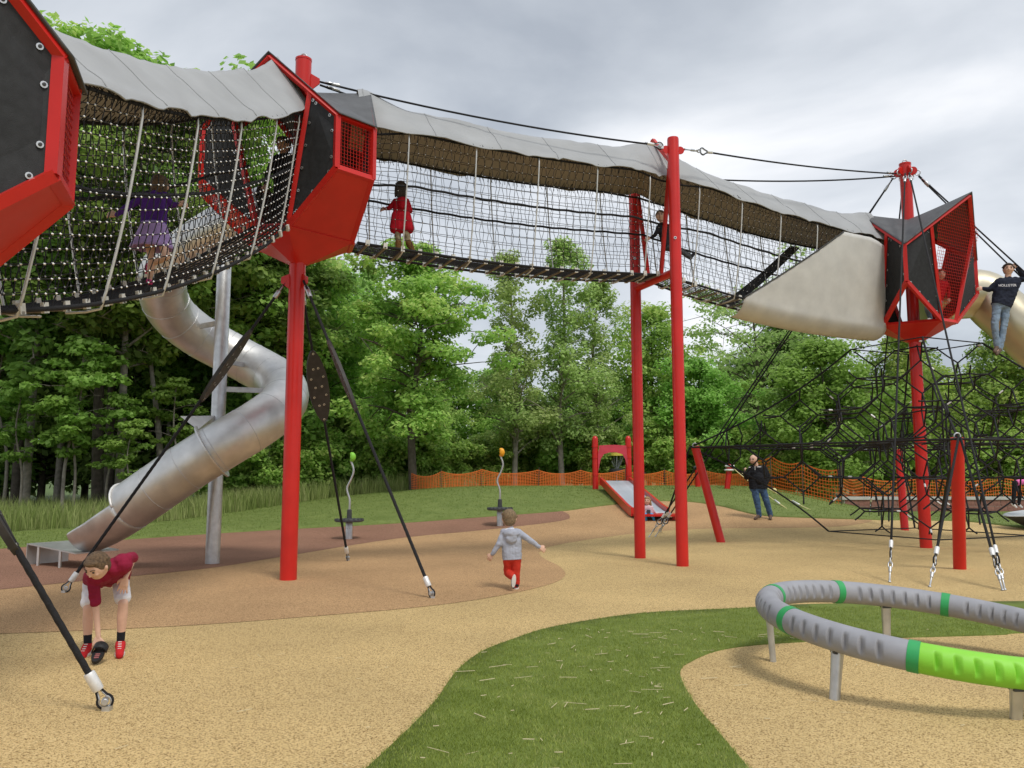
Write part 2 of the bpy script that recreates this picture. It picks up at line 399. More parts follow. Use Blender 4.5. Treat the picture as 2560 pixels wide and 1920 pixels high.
def pip(px, py, poly):                              # points in polygon, arrays
    x, y = np.asarray([p[0] for p in poly]), np.asarray([p[1] for p in poly]); inside = np.zeros(len(px), bool); j = len(x) - 1
    for i in range(len(x)):
        c = ((y[i] > py) != (y[j] > py)) & (px < (x[j] - x[i]) * (py - y[i]) / (y[j] - y[i] + 1e-12) + x[i]); inside ^= c; j = i
    return inside
HG = np.vectorize(hgt)
def blades(name, P, h, w, lean, m, tone, label, segs=1):
    """Grass as narrow upright blades rooted at the points P."""
    n = len(P); a = RNG.uniform(0, 2 * math.pi, n); b = RNG.uniform(0, 2 * math.pi, n)
    hh = h * RNG.uniform(0.55, 1.15, n); ww = w * RNG.uniform(0.7, 1.3, n); le = lean * RNG.uniform(0.1, 1.0, n) * hh
    side = np.stack([np.cos(a) * ww / 2, np.sin(a) * ww / 2, np.zeros(n)], 1)
    top = P + np.stack([np.cos(b) * le, np.sin(b) * le, hh], 1)
    if segs == 1:
        vs_ = np.stack([P - side, P + side, top], 1).reshape(-1, 3); fs_ = np.arange(n * 3).reshape(-1, 3); kk = 3
    else:
        midp = P + np.stack([np.cos(b) * le * 0.3, np.sin(b) * le * 0.3, hh * 0.6], 1)
        vs_ = np.stack([P - side, P + side, midp + side * 0.8, midp - side * 0.8, top], 1).reshape(-1, 3)
        i0 = np.arange(n) * 5; fs_ = np.concatenate([np.stack([i0, i0 + 1, i0 + 2], 1), np.stack([i0, i0 + 2, i0 + 3], 1), np.stack([i0 + 3, i0 + 2, i0 + 4], 1)]); kk = 3
    t = np.repeat(tone, 3 if segs == 1 else 5)
    return tag(mesh_np(name, vs_, fs_, m, None, False, 3, t), label, 'grass', kind='stuff')
bx = RNG.uniform(-1.3, 8.5, 620000); by = RNG.uniform(2.7, 9.6, 620000)
keep = pip(bx, by, fore_poly) & (RNG.uniform(0, 1, len(bx)) < np.clip((5.2 / by) ** 2.0, 0.12, 1)) & (np.abs(bx) < by * 0.66 + 0.3) & (by > 3.4)
bx, by = bx[keep], by[keep]
wav = 0.10 * np.sin(bx * 5.1 + 1.3 * np.sin(by * 3.3)) + 0.08 * np.sin(by * 9.0 + 2.0 * np.sin(bx * 4.0)) + 0.05 * np.sin(bx * 23 + by * 17)
bx = bx + RNG.normal(0, 0.012, len(bx)); by = by + RNG.normal(0, 0.012, len(by))
blades('turf_grass', np.stack([bx, by, np.full(len(bx), 0.010)], 1), 0.022, 0.005, 0.9, BLADE, wav + RNG.normal(0, 0.17, len(bx)), 'short bright artificial turf winding across the tan rubber in front')
# berm lawn tufts near its front edge
n = 90000; bx = RNG.uniform(-14, 17, n); by = RNG.uniform(16, 31, n)
bp_ = edge_full + berm_back
keep = pip(bx, by, bp_); bx, by = bx[keep], by[keep]
blades('berm_grass', np.stack([bx, by, HG(bx, by) + 0.025], 1), 0.035, 0.022, 0.9, grassmat('berm_blade', (0.15, 0.215, 0.045), (0.25, 0.31, 0.085), scale=1.5, use_tone=True), RNG.normal(0, 0.12, len(bx)), 'mown turf covering the low berm behind the rubber')
# tall meadow grass along the wood's edge
n = 75000; bx = RNG.uniform(-30, 4, n); by = RNG.uniform(17, 33, n)
line = np.interp(bx, [-30, -24, -14, -10, -6, 0, 4], [14.5, 17.2, 20.3, 24.5, 30.5, 33, 34])
keep = (by > line) & (by < line + 8) & (np.abs(bx) < by * 0.72 + 1.5); bx, by = bx[keep], by[keep]
ton = np.array([mnoise.noise(V((x * 0.35, y * 0.5, 0))) * 0.25 for x, y in zip(bx, by)])
blades('tall_grass', np.stack([bx, by, HG(bx, by) - 0.05], 1), 0.75, 0.022, 0.45, REED, ton + RNG.normal(0, 0.12, len(bx)), 'tall wild grass along the edge of the wood', 2)
# straw litter
sb = MB()
for k in range(190):
    for _ in range(50):
        if k < 150: x, y = random.gauss(1.5, 1.3), random.uniform(3.6, 8.2)
        else: x, y = random.uniform(-2.5, 4.0), random.uniform(3.6, 7.5)
        if abs(x) < y * 0.65 and (k >= 150 or pip(np.array([x]), np.array([y]), fore_poly)[0]): break
    a = random.uniform(0, 3.14) if k % 3 else random.gauss(0.2, 0.3); l = random.choice([0.03, 0.05, 0.06, 0.09, 0.13]) * random.uniform(0.7, 1.2)
    z = 0.032 if k < 150 else 0.012; w = random.uniform(0.0025, 0.006)
    p = V((x, y, z)); d = V((math.cos(a), math.sin(a), random.uniform(-0.06, 0.06))) * l / 2
    sb.bar(p - d, p + d, w, w * 0.6)
tag(sb.build('straw_litter', STRAW), 'loose dry straw bits scattered over the turf and rubber', 'straw', kind='stuff')
# ------------------------------------------------------------------ climbing towers
def eul(az): return V((math.cos(az), math.sin(az), 0)), V((-math.sin(az), math.cos(az), 0))
def grid_fill(mb, poly, u, w, step, r=0.004, sides=4):
    """Wire grid clipped to a convex polygon; u, w span its plane."""
    o = sum(poly, V((0, 0, 0))) / len(poly); u = u.normalized(); w = (w - u * w.dot(u)).normalized()
    P2 = [((p - o).dot(u), (p - o).dot(w)) for p in poly]
    for ax in (0, 1):
        lo = min(p[ax] for p in P2); hi = max(p[ax] for p in P2); c = lo + step * 0.5
        while c < hi:
            xs_ = []
            for a, b in zip(P2, P2[1:] + P2[:1]):
                if (a[ax] > c) != (b[ax] > c):
                    t = (c - a[ax]) / (b[ax] - a[ax]); xs_.append(a[1 - ax] + (b[1 - ax] - a[1 - ax]) * t)
            if len(xs_) >= 2:
                s0, s1 = min(xs_), max(xs_)
                f = (lambda s: o + u * c + w * s) if ax == 0 else (lambda s: o + w * (c + 0.0) + u * s)
                nn = max(1, int((s1 - s0) / 0.4))
                mb.tube([f(s0 + (s1 - s0) * k / nn) + (u.cross(w) * (r if ax else -r) * 0.9) for k in range(nn + 1)], r, sides, caps=False)
            c += step
BOLT_MESH = None
def bolt(parent, p, nrm, s=1.0):
    global BOLT_MESH
    if BOLT_MESH is None:
        mb = MB(); mb.lathe([(0.022, 0), (0.022, 0.004), (0.012, 0.005), (0.011, 0.012), (0.004, 0.014)], n=10)
        o = mb.build('bolt', BOLT, parent, True); BOLT_MESH = o.data; o.data.materials.append(DARKGREY); o.data.polygons[-1].material_index = 1
        for q in range(20, 40): o.data.polygons[q].material_index = 1
        o = o; o.data.set_sharp_from_angle(angle=rad(35))
    else: o = link_data('bolt', BOLT_MESH, None, parent)
    o.location = p; o.rotation_euler = V(nrm).to_track_quat('Z', 'Y').to_euler(); o.scale = (s, s, s)
    return o
PODW, PODD, PODR = 0.25, 0.78, 1.40
def pod_points(az, zf, hw, pr=1.0, ph=2.45):
    n, t = eul(az); d = {}
    d['n'], d['t'] = n, t
    d['J'] = {s: n * PODD + t * (s * PODW) + V((0, 0, zf)) for s in (-1, 1)}
    d['P'] = n * pr + V((0, 0, zf + ph))
    d['Ct'], d['Cb'], d['S'] = {}, {}, {}
    for s in (-1, 1):
        c, tc = eul(az + s * rad(60))
        d['Ct'][s] = c * PODR - tc * (s * hw) + V((0, 0, zf + 1.48)); d['Cb'][s] = c * PODR - tc * (s * hw) + V((0, 0, zf + 0.72))
        d['S'][s] = d['P'].lerp(d['Ct'][s], 0.60)
    return d
def tower(x, y, zf, az0, hw, mast_h, label, solid, fills=(), bolts=True, peaks=((1.0, 2.45),) * 3):
    T = empty('climbing_tower', (x, y, 0), 0, label, 'climbing tower', 'climbing towers')
    m = MB(); m.lathe([(0.122, -0.02), (0.122, mast_h - 0.02), (0.127, mast_h - 0.02), (0.127, mast_h + 0.012), (0.10, mast_h + 0.02)], n=32)
    mast = m.build('mast', RED, T, True, 40)
    e = MB(); e.tube([V((0.05 * math.cos(a), 0, mast_h + 0.05 + 0.05 * math.sin(a))) for a in np.linspace(-0.6, math.pi + 0.6, 14)], 0.011, 6)
    e.build('eye_bolt', GALV, mast, True)
    ops = [pod_points(az0 + k * rad(120), zf, hw, *peaks[k]) for k in range(3)]
    B = 0.074
    def beam(p, q, w=B, up=V((0, 0, 1))):
        p, q = V(p), V(q); mb = MB(); c = (p + q) / 2; out = V((c.x, c.y, 0.35)).normalized(); mb.bar(p, q, w, w, out)
        return mb.build('frame_beam', RED, T)
    for i, d in enumerate(ops):
        nx = ops[(i + 1) % 3]
        for s in (-1, 1):
            dirn = (d['Ct'][s] - d['P']).normalized()
            beam(d['P'], d['Ct'][s] + dirn * 0.02)
            beam(d['S'][s], d['J'][s], B * 0.9); beam(d['Cb'][s], d['J'][s], B)
            q = [d['S'][s], d['Ct'][s], d['Cb'][s], d['J'][s]]
            nr = (q[1] - q[3]).cross(q[2] - q[0]).normalized(); cen = sum(q, V((0, 0, 0))) / 4
            if nr.dot(V((cen.x, cen.y, 0))) < 0: nr = -nr; q = q[::-1]
            qi = [cen + (p - cen) * 0.985 + nr * 0.004 for p in q]
            pl = MB(); pl.plate(qi, nr, 0.018); po = pl.build('side_panel', BLACKP, T)
            if bolts:
                for a, b in zip(q, q[1:] + q[:1]):
                    L_ = (b - a).length; k = max(2, int(L_ / 0.30)); ins = (cen - (a + b) / 2).normalized()
                    for j in range(k):
                        p = a.lerp(b, (j + 0.5) / k) + ins * 0.085 + nr * 0.0045
                        bolt(po, p, nr)
        # corner between this opening and the next
        a, b = d['Ct'][1], d['Cb'][1]; a2, b2 = nx['Ct'][-1], nx['Cb'][-1]
        if hw > 0.02:
            beam(a, b); beam(a2, b2); beam(a, a2); beam(b, b2)
            g = MB(); grid_fill(g, [a, a2, b2, b], a2 - a, a - b, 0.052, 0.0035); g.build('window_mesh', RED, T)
        else:
            beam(a, b, B * 1.05)
        if solid:
            u = MB(); f = [b, b2, nx['J'][-1], d['J'][1]] if hw > 0.02 else [b, nx['J'][-1], d['J'][1]]
            nn = V((b.x + b2.x, b.y + b2.y, -0.8)).normalized(); u.plate([p + nn * 0.012 for p in f], nn, 0.012); u.build('underside_plate', RED, T)
            beam(nx['J'][-1], d['J'][1], 0.05)
        else:
            beam(nx['J'][-1], d['J'][1], 0.06)
        apex = V((0, 0, zf - 0.36))
        for (p, q_) in ((d['J'][-1], d['J'][1]), (d['J'][1], nx['J'][-1])):
            u = MB(); nn = (p - apex).cross(q_ - apex).normalized()
            if nn.z > 0: nn = -nn
            cc = V((p.x + q_.x, p.y + q_.y, 0)).normalized()
            u.plate([p + V((0, 0, -0.02)), q_ + V((0, 0, -0.02)), apex + q_.xy.to_3d().normalized() * 0.11, apex + p.xy.to_3d().normalized() * 0.11], nn, 0.012); u.build('underside_plate', RED, T)
        beam(d['J'][-1], d['J'][1], 0.075)
    fl = MB(); ring = []
    for d in ops: ring += [d['J'][-1] * 1.0, d['J'][1] * 1.0]
    fl.plate([p + V((0, 0, 0.005)) for p in ring], (0, 0, 1), 0.02); fl.build('floor', BLACKP, T)
    # roof: a three-peaked saddle
    bd = []
    for i, d in enumerate(ops):
        nx = ops[(i + 1) % 3]
        pts = [d['P'], d['Ct'][1]] + ([nx['Ct'][-1]] if hw > 0.02 else []) + [nx['P']]
        for a, b in zip(pts, pts[1:]):
            k = max(2, int((b - a).length / 0.09))
            bd += [a.lerp(b, j / k) for j in range(k)]
    O = V((0, 0, zf + 2.34)); NR = 12; vsx = []; fsx = []
    for fi_ in range(NR + 1):
        f = 0.10 + (1.05 - 0.10) * fi_ / NR
        for b in bd:
            vsx.append(V((b.x * f, b.y * f, O.z + (b.z - O.z) * f ** 1.25 + 0.05)))
    nb = len(bd)
    for i in range(NR):
        for k in range(nb): fsx.append((i * nb + k, i * nb + (k + 1) % nb, (i + 1) * nb + (k + 1) % nb, (i + 1) * nb + k))
    fsx = [f[::-1] for f in fsx]
    ro = link_mesh('roof', vsx, fsx, ROOFR, T, True); sm = ro.modifiers.new('s', 'SOLIDIFY'); sm.thickness = 0.014; sm.offset = 1
    if ro.data.polygons[nb * 6].normal.z < 0: ro.data.flip_normals()
    for k in fills:
        d = ops[k]; g = MB(); poly = [d['J'][-1], d['J'][1], d['S'][1], d['P'], d['S'][-1]]
        grid_fill(g, poly, d['t'], d['P'] - (d['J'][1] + d['J'][-1]) / 2, 0.062, 0.0045); g.build('window_mesh', RED, T)
    return T, ops
PA, PB, P0 = V((-3.25, 12.15, 0)), V((8.70, 17.5, 0)), V((-4.20, 4.60, 0))
ZA, ZB, Z0 = 5.03, 4.70, 2.60
tw_a, op_a = tower(PA.x, PA.y, ZA, rad(-103), 0.31, 7.95, 'red masted tower with black panels, mesh window and steel slide, beside the toddler', True)
tw_b, op_b = tower(PB.x, PB.y, ZB, rad(180), 0.0, 8.36, 'far red masted tower with curved grey roof above the black climbing net', False, fills=(1,), peaks=((1.0, 2.45), (1.38, 2.52), (1.1, 2.45)))
tw_0, op_0 = tower(P0.x, P0.y, Z0, rad(79), 0.25, 5.6, 'nearest red tower with big black panel cut off by the left edge', True)
# crown of lugs on the far mast
for k in range(6):
    a = rad(30 + 60 * k); m = MB(); c = V((math.cos(a), math.sin(a), 0))
    m.lathe([(0.09, -0.02), (0.09, 0.02)], c * 0.15 + V((0, 0, 8.18)), 16, rot_to(c.cross(V((0, 0, 1)))))
    m.build('mast_lug', RED, tw_b, False)
    e = MB(); e.tube([c * 0.24 + V((0, 0, 8.12)) + (c * math.cos(q) + V((0, 0, math.sin(q)))) * 0.055 for q in np.linspace(0, 2 * math.pi, 12, endpoint=False)], 0.012, 6, closed=True); e.build('shackle', GALV, tw_b, True)

# ------------------------------------------------------------------ the two-post frame between the net tunnels
HL, HR = V((2.36, 15.36, 0)), V((2.86, 14.0, 0)); HM = (HL + HR) / 2; ZH = 5.10
H = empty('tunnel_portal', HM, 0, 'tall red two-post portal carrying the net tunnels in mid air', 'portal frame')
for p in (HL, HR):
    m = MB(); q = p - HM; m.lathe([(0.102, -0.02), (0.102, 7.44), (0.095, 7.47)], q, 28); po = m.build('post', RED, H, True, 40)
    u = MB(); u.lathe([(0.07, -0.012), (0.07, 0.012)], q + V((0.13, 0.02, 7.25)), 14, rot_to((0.2, -1, 0))); u.build('post_lug', RED, po); u = MB()
    u.lathe([(0.07, -0.012), (0.07, 0.012)], q + V((-0.13, -0.02, 7.25)), 14, rot_to((0.2, -1, 0))); u.build('post_lug', RED, po)
    bolt(po, q + V((-0.02, -0.105, 5.62)), (0, -1, 0), 1.2)
hd = (HL - HR).normalized(); hn = V((hd.y, -hd.x, 0))
hr, hl = HR - HM, HL - HM
m = MB(); m.tube([hr + V((0, 0, ZH - 0.05)), hl + V((0, 0, ZH - 0.05))], 0.068, 16); m.build('crossbar', RED, H, True, 40)
sill = {s: hd * (0.22 * s) + V((0, 0, ZH)) for s in (-1, 1)}; pk = V((0.02, 0, 7.72))
shd = {-1: hr.lerp(hl, 0.07) + V((0, 0, 7.12)), 1: hl.lerp(hr, 0.07) + V((0, 0, 7.12))}
for s in (-1, 1):
    m = MB(); m.bar(sill[s], shd[s], 0.06, 0.06, hn); m.build('jamb_beam', RED, H)
    m = MB(); m.bar(shd[s] + V((0, 0, -0.04)), pk, 0.06, 0.06, hn); m.build('gable_beam', RED, H)

# ------------------------------------------------------------------ net tunnels
SLAT_MESH = None
class Tun:
    def __init__(self, a, b, sag, bow=0.0, wide=0.60, hs=1.78, hr_=2.38):
        self.a, self.b, self.sag, self.bow = V(a), V(b), sag, bow; self.L = (self.b - self.a).length; self.wide, self.hs, self.hr = wide, hs, hr_
        d = self.b - self.a; self.lat = V((d.y, -d.x, 0)).normalized()      # right-hand side seen along the way
    def c(self, s):
        return self.a.lerp(self.b, s) - V((0, 0, self.sag * 4 * s * (1 - s))) + self.lat * (self.bow * 4 * s * (1 - s))
    def e(self, s): return sstep(0, 0.16, s) * sstep(0, 0.16, 1 - s)          # 0 at the ends, 1 in the middle
    def sec(self, s, side, w):
        """Point of the net: w 0..1 up the wall, 1..2 up the gable to the ridge."""
        k = self.e(s); fw = 0.25 + 0.07 * k; sw = 0.47 + (self.wide - 0.47) * k; hs = 1.66 + (self.hs - 1.66) * k; hr_ = 2.44 + (self.hr - 2.44) * k
        if w <= 1: x = fw + (sw - fw) * w + 0.035 * k * math.sin(math.pi * w); z = hs * w
        else: x = sw * (2 - w); z = hs + (hr_ - hs) * (w - 1)
        return self.c(s) + self.lat * (side * x) + V((0, 0, z))
def tunnel(T, label, clamps=True, cell=0.138, ck=1.0, canopy_range=(0.0, 1.0), rods=6, rod_sides=(1, -1), cw=(0.90, 1.0), rope_r=0.0042, skirt_seed=0):
    global SLAT_MESH
    E = empty('net_tunnel', (0, 0, 0), 0, label, 'net tunnel', 'net tunnels in the air')
    nc = int(T.L / cell); rows = int(round(1.7 / cell)); groof = 5
    jit = lambda i, j, k: 0.16 * mnoise.noise(V((i * 1.7, j * 1.3 + skirt_seed, k * 9.1)))
    cl = MB()
    for side in (1, -1):
        wb = MB(); rb = MB()
        def node(i, j):
            w = j / rows if j <= rows else 1 + (j - rows) / groof
            off = (0.11 if (j % 2) else -0.11) * (1 if i % 2 else -1) + jit(i, j, side)
            if i in (0, nc): off = 0
            wj = w + (0.25 / rows) * jit(j, i, side + 3) if 0 < j < rows else w
            return T.sec(min(1, max(0, (i + off * 0.9) / nc)), side, wj)
        N = [[node(i, j) for j in range(rows + groof + 1)] for i in range(nc + 1)]
        for j in range(1, rows + 1): wb.tube([N[i][j] for i in range(nc + 1)], rope_r, 4, caps=False)
        for i in range(1, nc): wb.tube(N[i][:rows + 1], rope_r, 4, caps=False)
        for j in range(rows + 1, rows + groof + 1): rb.tube([N[i][j] for i in range(nc + 1)], rope_r, 4, caps=False)
        for i in range(1, nc): rb.tube(N[i][rows:], rope_r, 4, caps=False)
        wb.build('wall_net', ROPE, E); rb.build('roof_net', ROPE, E)
        if clamps:
            for i in range(1, nc):
                for j in range(1, rows + groof):
                    p = N[i][j]; d = (N[min(nc, i + 1)][j] - N[max(0, i - 1)][j]); d2, s2, u2 = frame(d); r1, r2 = 0.0085 * ck, 0.014 * ck
                    cl.add([p + s2 * r1 * a + u2 * r1 * b + d2 * r2 * c_ for a, b, c_ in ((1, 0, 0), (0, 1, 0), (-1, 0, 0), (0, -1, 0), (0, 0, 1), (0, 0, -1))],
                           [(0, 1, 4), (1, 2, 4), (2, 3, 4), (3, 0, 4), (1, 0, 5), (2, 1, 5), (3, 2, 5), (0, 3, 5)])
        # edge rope at the shoulder with its lacing, hand rope
        S = [k / 60 for k in range(61)]
        m = MB(); m.tube([T.sec(s, side, 1.0) for s in S], 0.017, 6); ed = m.build('edge_rope', ROPE, E, True)
        m = MB(); q = int(T.L / 0.16)
        for k in range(q):
            s = (k + 0.5) / q; c = T.sec(s, side, 1.02); dn = T.sec(s, side, 0.955); up = T.sec(s, side, 1.14) + T.lat * (side * 0.045); ax = (T.c(min(1, s + 0.01)) - T.c(max(0, s - 0.01))).normalized() * 0.04
            m.tube([dn - ax, c - ax * 0.6 + T.lat * (side * 0.035), up, c + ax * 0.6 + T.lat * (side * 0.04), dn + ax * 1.2], 0.005, 4, caps=False)
        m.build('lacing', ROPE, ed)
        m = MB(); m.tube([T.sec(s, side, 0.55) - T.lat * (side * 0.02) - V((0, 0, 0.012 * math.sin(s * 40) ** 2)) for s in S], 0.019, 6); m.build('hand_rope', ROPE, E, True)
        m = MB(); m.tube([T.sec(s, side, 0.0) for s in S], 0.022, 6); m.build('floor_rope', ROPE, E, True)
        if side in rod_sides:
            for k in range(rods):
                s = (k + (0.62 if side == rod_sides[0] else 0.30)) / rods; pts = [T.sec(s, side, w) + T.lat * (side * 0.018) for w in np.linspace(1.03, 0.06, 12)]
                pts += [T.sec(s, side, 0.0) + V((0, 0, -0.05)), T.c(s) + T.lat * (side * 0.18) + V((0, 0, -0.075)), T.c(s) + T.lat * (side * 0.0) + V((0, 0, -0.08))]
                m = MB(); m.tube(pts, 0.0125, 6); m.build('hoop_rod', ROD, E, True)
    # floor
    m = MB()
    for x in (-0.2, -0.13, -0.065, 0, 0.065, 0.13, 0.2): m.tube([T.c(k / 40) + T.lat * x + V((0, 0, 0.01)) for k in range(41)], 0.010, 5)
    m.build('floor_net', ROPE, E, True)
    ns = int(T.L / 0.27)
    for k in range(ns):
        s = (k + 0.5) / ns; c = T.c(s) - V((0, 0, 0.022)); d = (T.c(min(1, s + 0.02)) - T.c(max(0, s - 0.02))).normalized()
        if SLAT_MESH is None:
            mm = MB(); mm.box((0, 0, 0), (0.66, 0.035, 0.022))
            o = mm.build('floor_slat', SLAT, E); SLAT_MESH = [o.data]; mm = MB(); mm.box((0, 0, 0), (0.03, 0.06, 0.085)); c_o = mm.build('slat_clip', CLIP, o); SLAT_MESH.append(c_o.data)
            c_o.location = (0.315, 0, 0.03); c_o = link_data('slat_clip', SLAT_MESH[1], None, o); c_o.location = (-0.315, 0, 0.03)
        else:
            o = link_data('floor_slat', SLAT_MESH[0], None, E)
            for sx in (-1, 1): c_o = link_data('slat_clip', SLAT_MESH[1], None, o); c_o.location = (sx * 0.315, 0, 0.03)
        o.location = c; up = T.lat.cross(d); up = up if up.z > 0 else -up
        yv = up.cross(T.lat)
        o.rotation_euler = Matrix(((T.lat.x, yv.x, up.x), (T.lat.y, yv.y, up.y), (T.lat.z, yv.z, up.z))).to_euler()
    if clamps: tag(cl.build('net_clamps', ALU, E), kind='stuff')
    # canopy cloth laid over the ridge
    s0, s1 = canopy_range; NS = 70; NW = 20; vv = []; ff = []
    for i in range(NS + 1):
        s = s0 + (s1 - s0) * i / NS
        for j in range(NW + 1):
            a = -1 + 2 * j / NW; side = 1 if a >= 0 else -1; w = 2 - abs(a) * (1.0 + 0.02)
            if abs(a) > 0.98: w = 0.985
            p = T.sec(s, side, min(w, 2.0)); n1 = mnoise.noise(V((s * T.L * 0.9 + skirt_seed, a * 1.5, 1.0))); n2 = mnoise.noise(V((s * T.L * 3.2, a * 2.2 + skirt_seed, 5.0)))
            crease = abs(mnoise.noise(V((s * T.L * 1.5 + a * 1.1, a * 0.8, skirt_seed + 3.0))))
            lift = 0.035 + 0.045 * n1 + 0.022 * n2 - 0.045 * (1 - min(1, crease * 7)) * (0.3 + 0.7 * abs(a)) + 0.09 * (1 - T.e(s))
            sc_ = 0.012 * math.sin(s * rods * 2 * math.pi + 1.0) * abs(a) ** 3 + 0.03 * mnoise.noise(V((s * T.L * 2.3, skirt_seed, 0))) * abs(a) ** 4
            vv.append(p + T.lat * (side * 0.028 + side * 0.02 * abs(a)) + V((0, 0, max(0.018, lift) + sc_)))
    for i in range(NS):
        for j in range(NW): q = i * (NW + 1) + j; ff.append((q, q + 1, q + NW + 2, q + NW + 1))
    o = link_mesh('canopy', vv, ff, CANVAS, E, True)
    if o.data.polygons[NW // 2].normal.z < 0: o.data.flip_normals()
    for k in range(rods + 1):                        # stitched seams of the cloth
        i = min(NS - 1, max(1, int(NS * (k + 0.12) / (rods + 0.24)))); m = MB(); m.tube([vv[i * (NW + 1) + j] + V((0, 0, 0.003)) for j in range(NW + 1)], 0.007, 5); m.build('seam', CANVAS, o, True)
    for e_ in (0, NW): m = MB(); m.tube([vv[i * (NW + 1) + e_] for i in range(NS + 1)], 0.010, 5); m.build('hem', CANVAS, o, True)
    return E
def world_of(base, p): return V((base.x + p.x, base.y + p.y, p.z))
def mouth(base, ops, k, zf, out=0.0): return base + ops[k]['n'] * (PODD + out) + V((0, 0, zf))
T1 = Tun(mouth(P0, op_0, 0, Z0, 0.05), mouth(PA, op_a, 0, ZA, 0.05), 0.34, 0.0)
T2 = Tun(mouth(PA, op_a, 1, ZA, 0.05), HM + V((0, 0, ZH)), 0.12, 0.0)
T3 = Tun(HM + V((0, 0, ZH)), mouth(PB, op_b, 0, ZB, 0.05), 0.16, 0.0)
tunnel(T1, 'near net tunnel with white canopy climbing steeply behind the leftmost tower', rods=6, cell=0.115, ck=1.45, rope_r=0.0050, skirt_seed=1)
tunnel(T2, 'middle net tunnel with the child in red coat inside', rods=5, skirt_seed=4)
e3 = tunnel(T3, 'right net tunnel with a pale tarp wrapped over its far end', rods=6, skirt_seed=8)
# pale mesh tarp wrapped round the end of the right tunnel
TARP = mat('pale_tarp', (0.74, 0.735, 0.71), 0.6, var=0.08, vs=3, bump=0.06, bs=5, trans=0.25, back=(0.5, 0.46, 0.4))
DARKT = mat('tarp_hem', (0.05, 0.05, 0.05), 0.8)
NRM = 1 if T3.lat.y < 0 else -1
vv, ff = [], []; NS, NW = 36, 26
for i in range(NS + 1):
    for j in range(NW + 1):
        b = j / NW                                   # 0 = under the floor, 1 = top
        s_left = 0.30 + 0.42 * max(0, (b - 0.22) / 0.78) if b > 0.22 else 0.30 + 0.02 * (0.22 - b)
        s = s_left + (0.985 - s_left) * i / NS
        if b > 0.22:
            w = (b - 0.22) / 0.78 * 0.97; p = T3.sec(s, NRM, w) + T3.lat * (NRM * 0.06)
        else:
            f = b / 0.22; p = T3.c(s) + T3.lat * (NRM * (0.38 * math.sin(f * math.pi / 2) + 0.0)) - V((0, 0, 0.28 * math.cos(f * math.pi / 2) ** 1.0 * 1.0 + 0.02))
            q0 = T3.sec(s, NRM, 0.0) + T3.lat * (NRM * 0.06); p = p.lerp(q0, f ** 3)
        n1 = mnoise.noise(V((s * 7, b * 3, 2.0))); p = p + T3.lat * (NRM * (0.012 * n1 + 0.010 * abs(mnoise.noise(V((s * 16 + b * 4, b * 3, 0)))) + 0.004 * math.sin(s * 120)))
        vv.append(p)
for i in range(NS):
    for j in range(NW): q = i * (NW + 1) + j; ff.append((q, q + 1, q + NW + 2, q + NW + 1))
o = link_mesh('tunnel_tarp', vv, ff, TARP, None, True); tag(o, 'pale grey mesh tarp wrapped around the tunnel end at the far tower', 'tarp')
sm = o.modifiers.new('s', 'SOLIDIFY'); sm.thickness = 0.006
m = MB(); m.tube([vv[j] + T3.lat * (NRM * 0.006) for j in range(5, NW + 1)], 0.016, 6); m.build('hem', DARKT, o, True)
# matching strip on the far side
vv2, ff2 = [], []
for i in range(2):
    for j in range(13):
        b = j / 12; s = 0.30 + 0.40 * b ** 0.9 + 0.05 * i; vv2.append(T3.sec(s, -NRM, b * 0.98) - T3.lat * (NRM * 0.04))
for j in range(12): ff2.append((j, 13 + j, 14 + j, j + 1))
link_mesh('far_hem', vv2, ff2, DARKT, o, False)
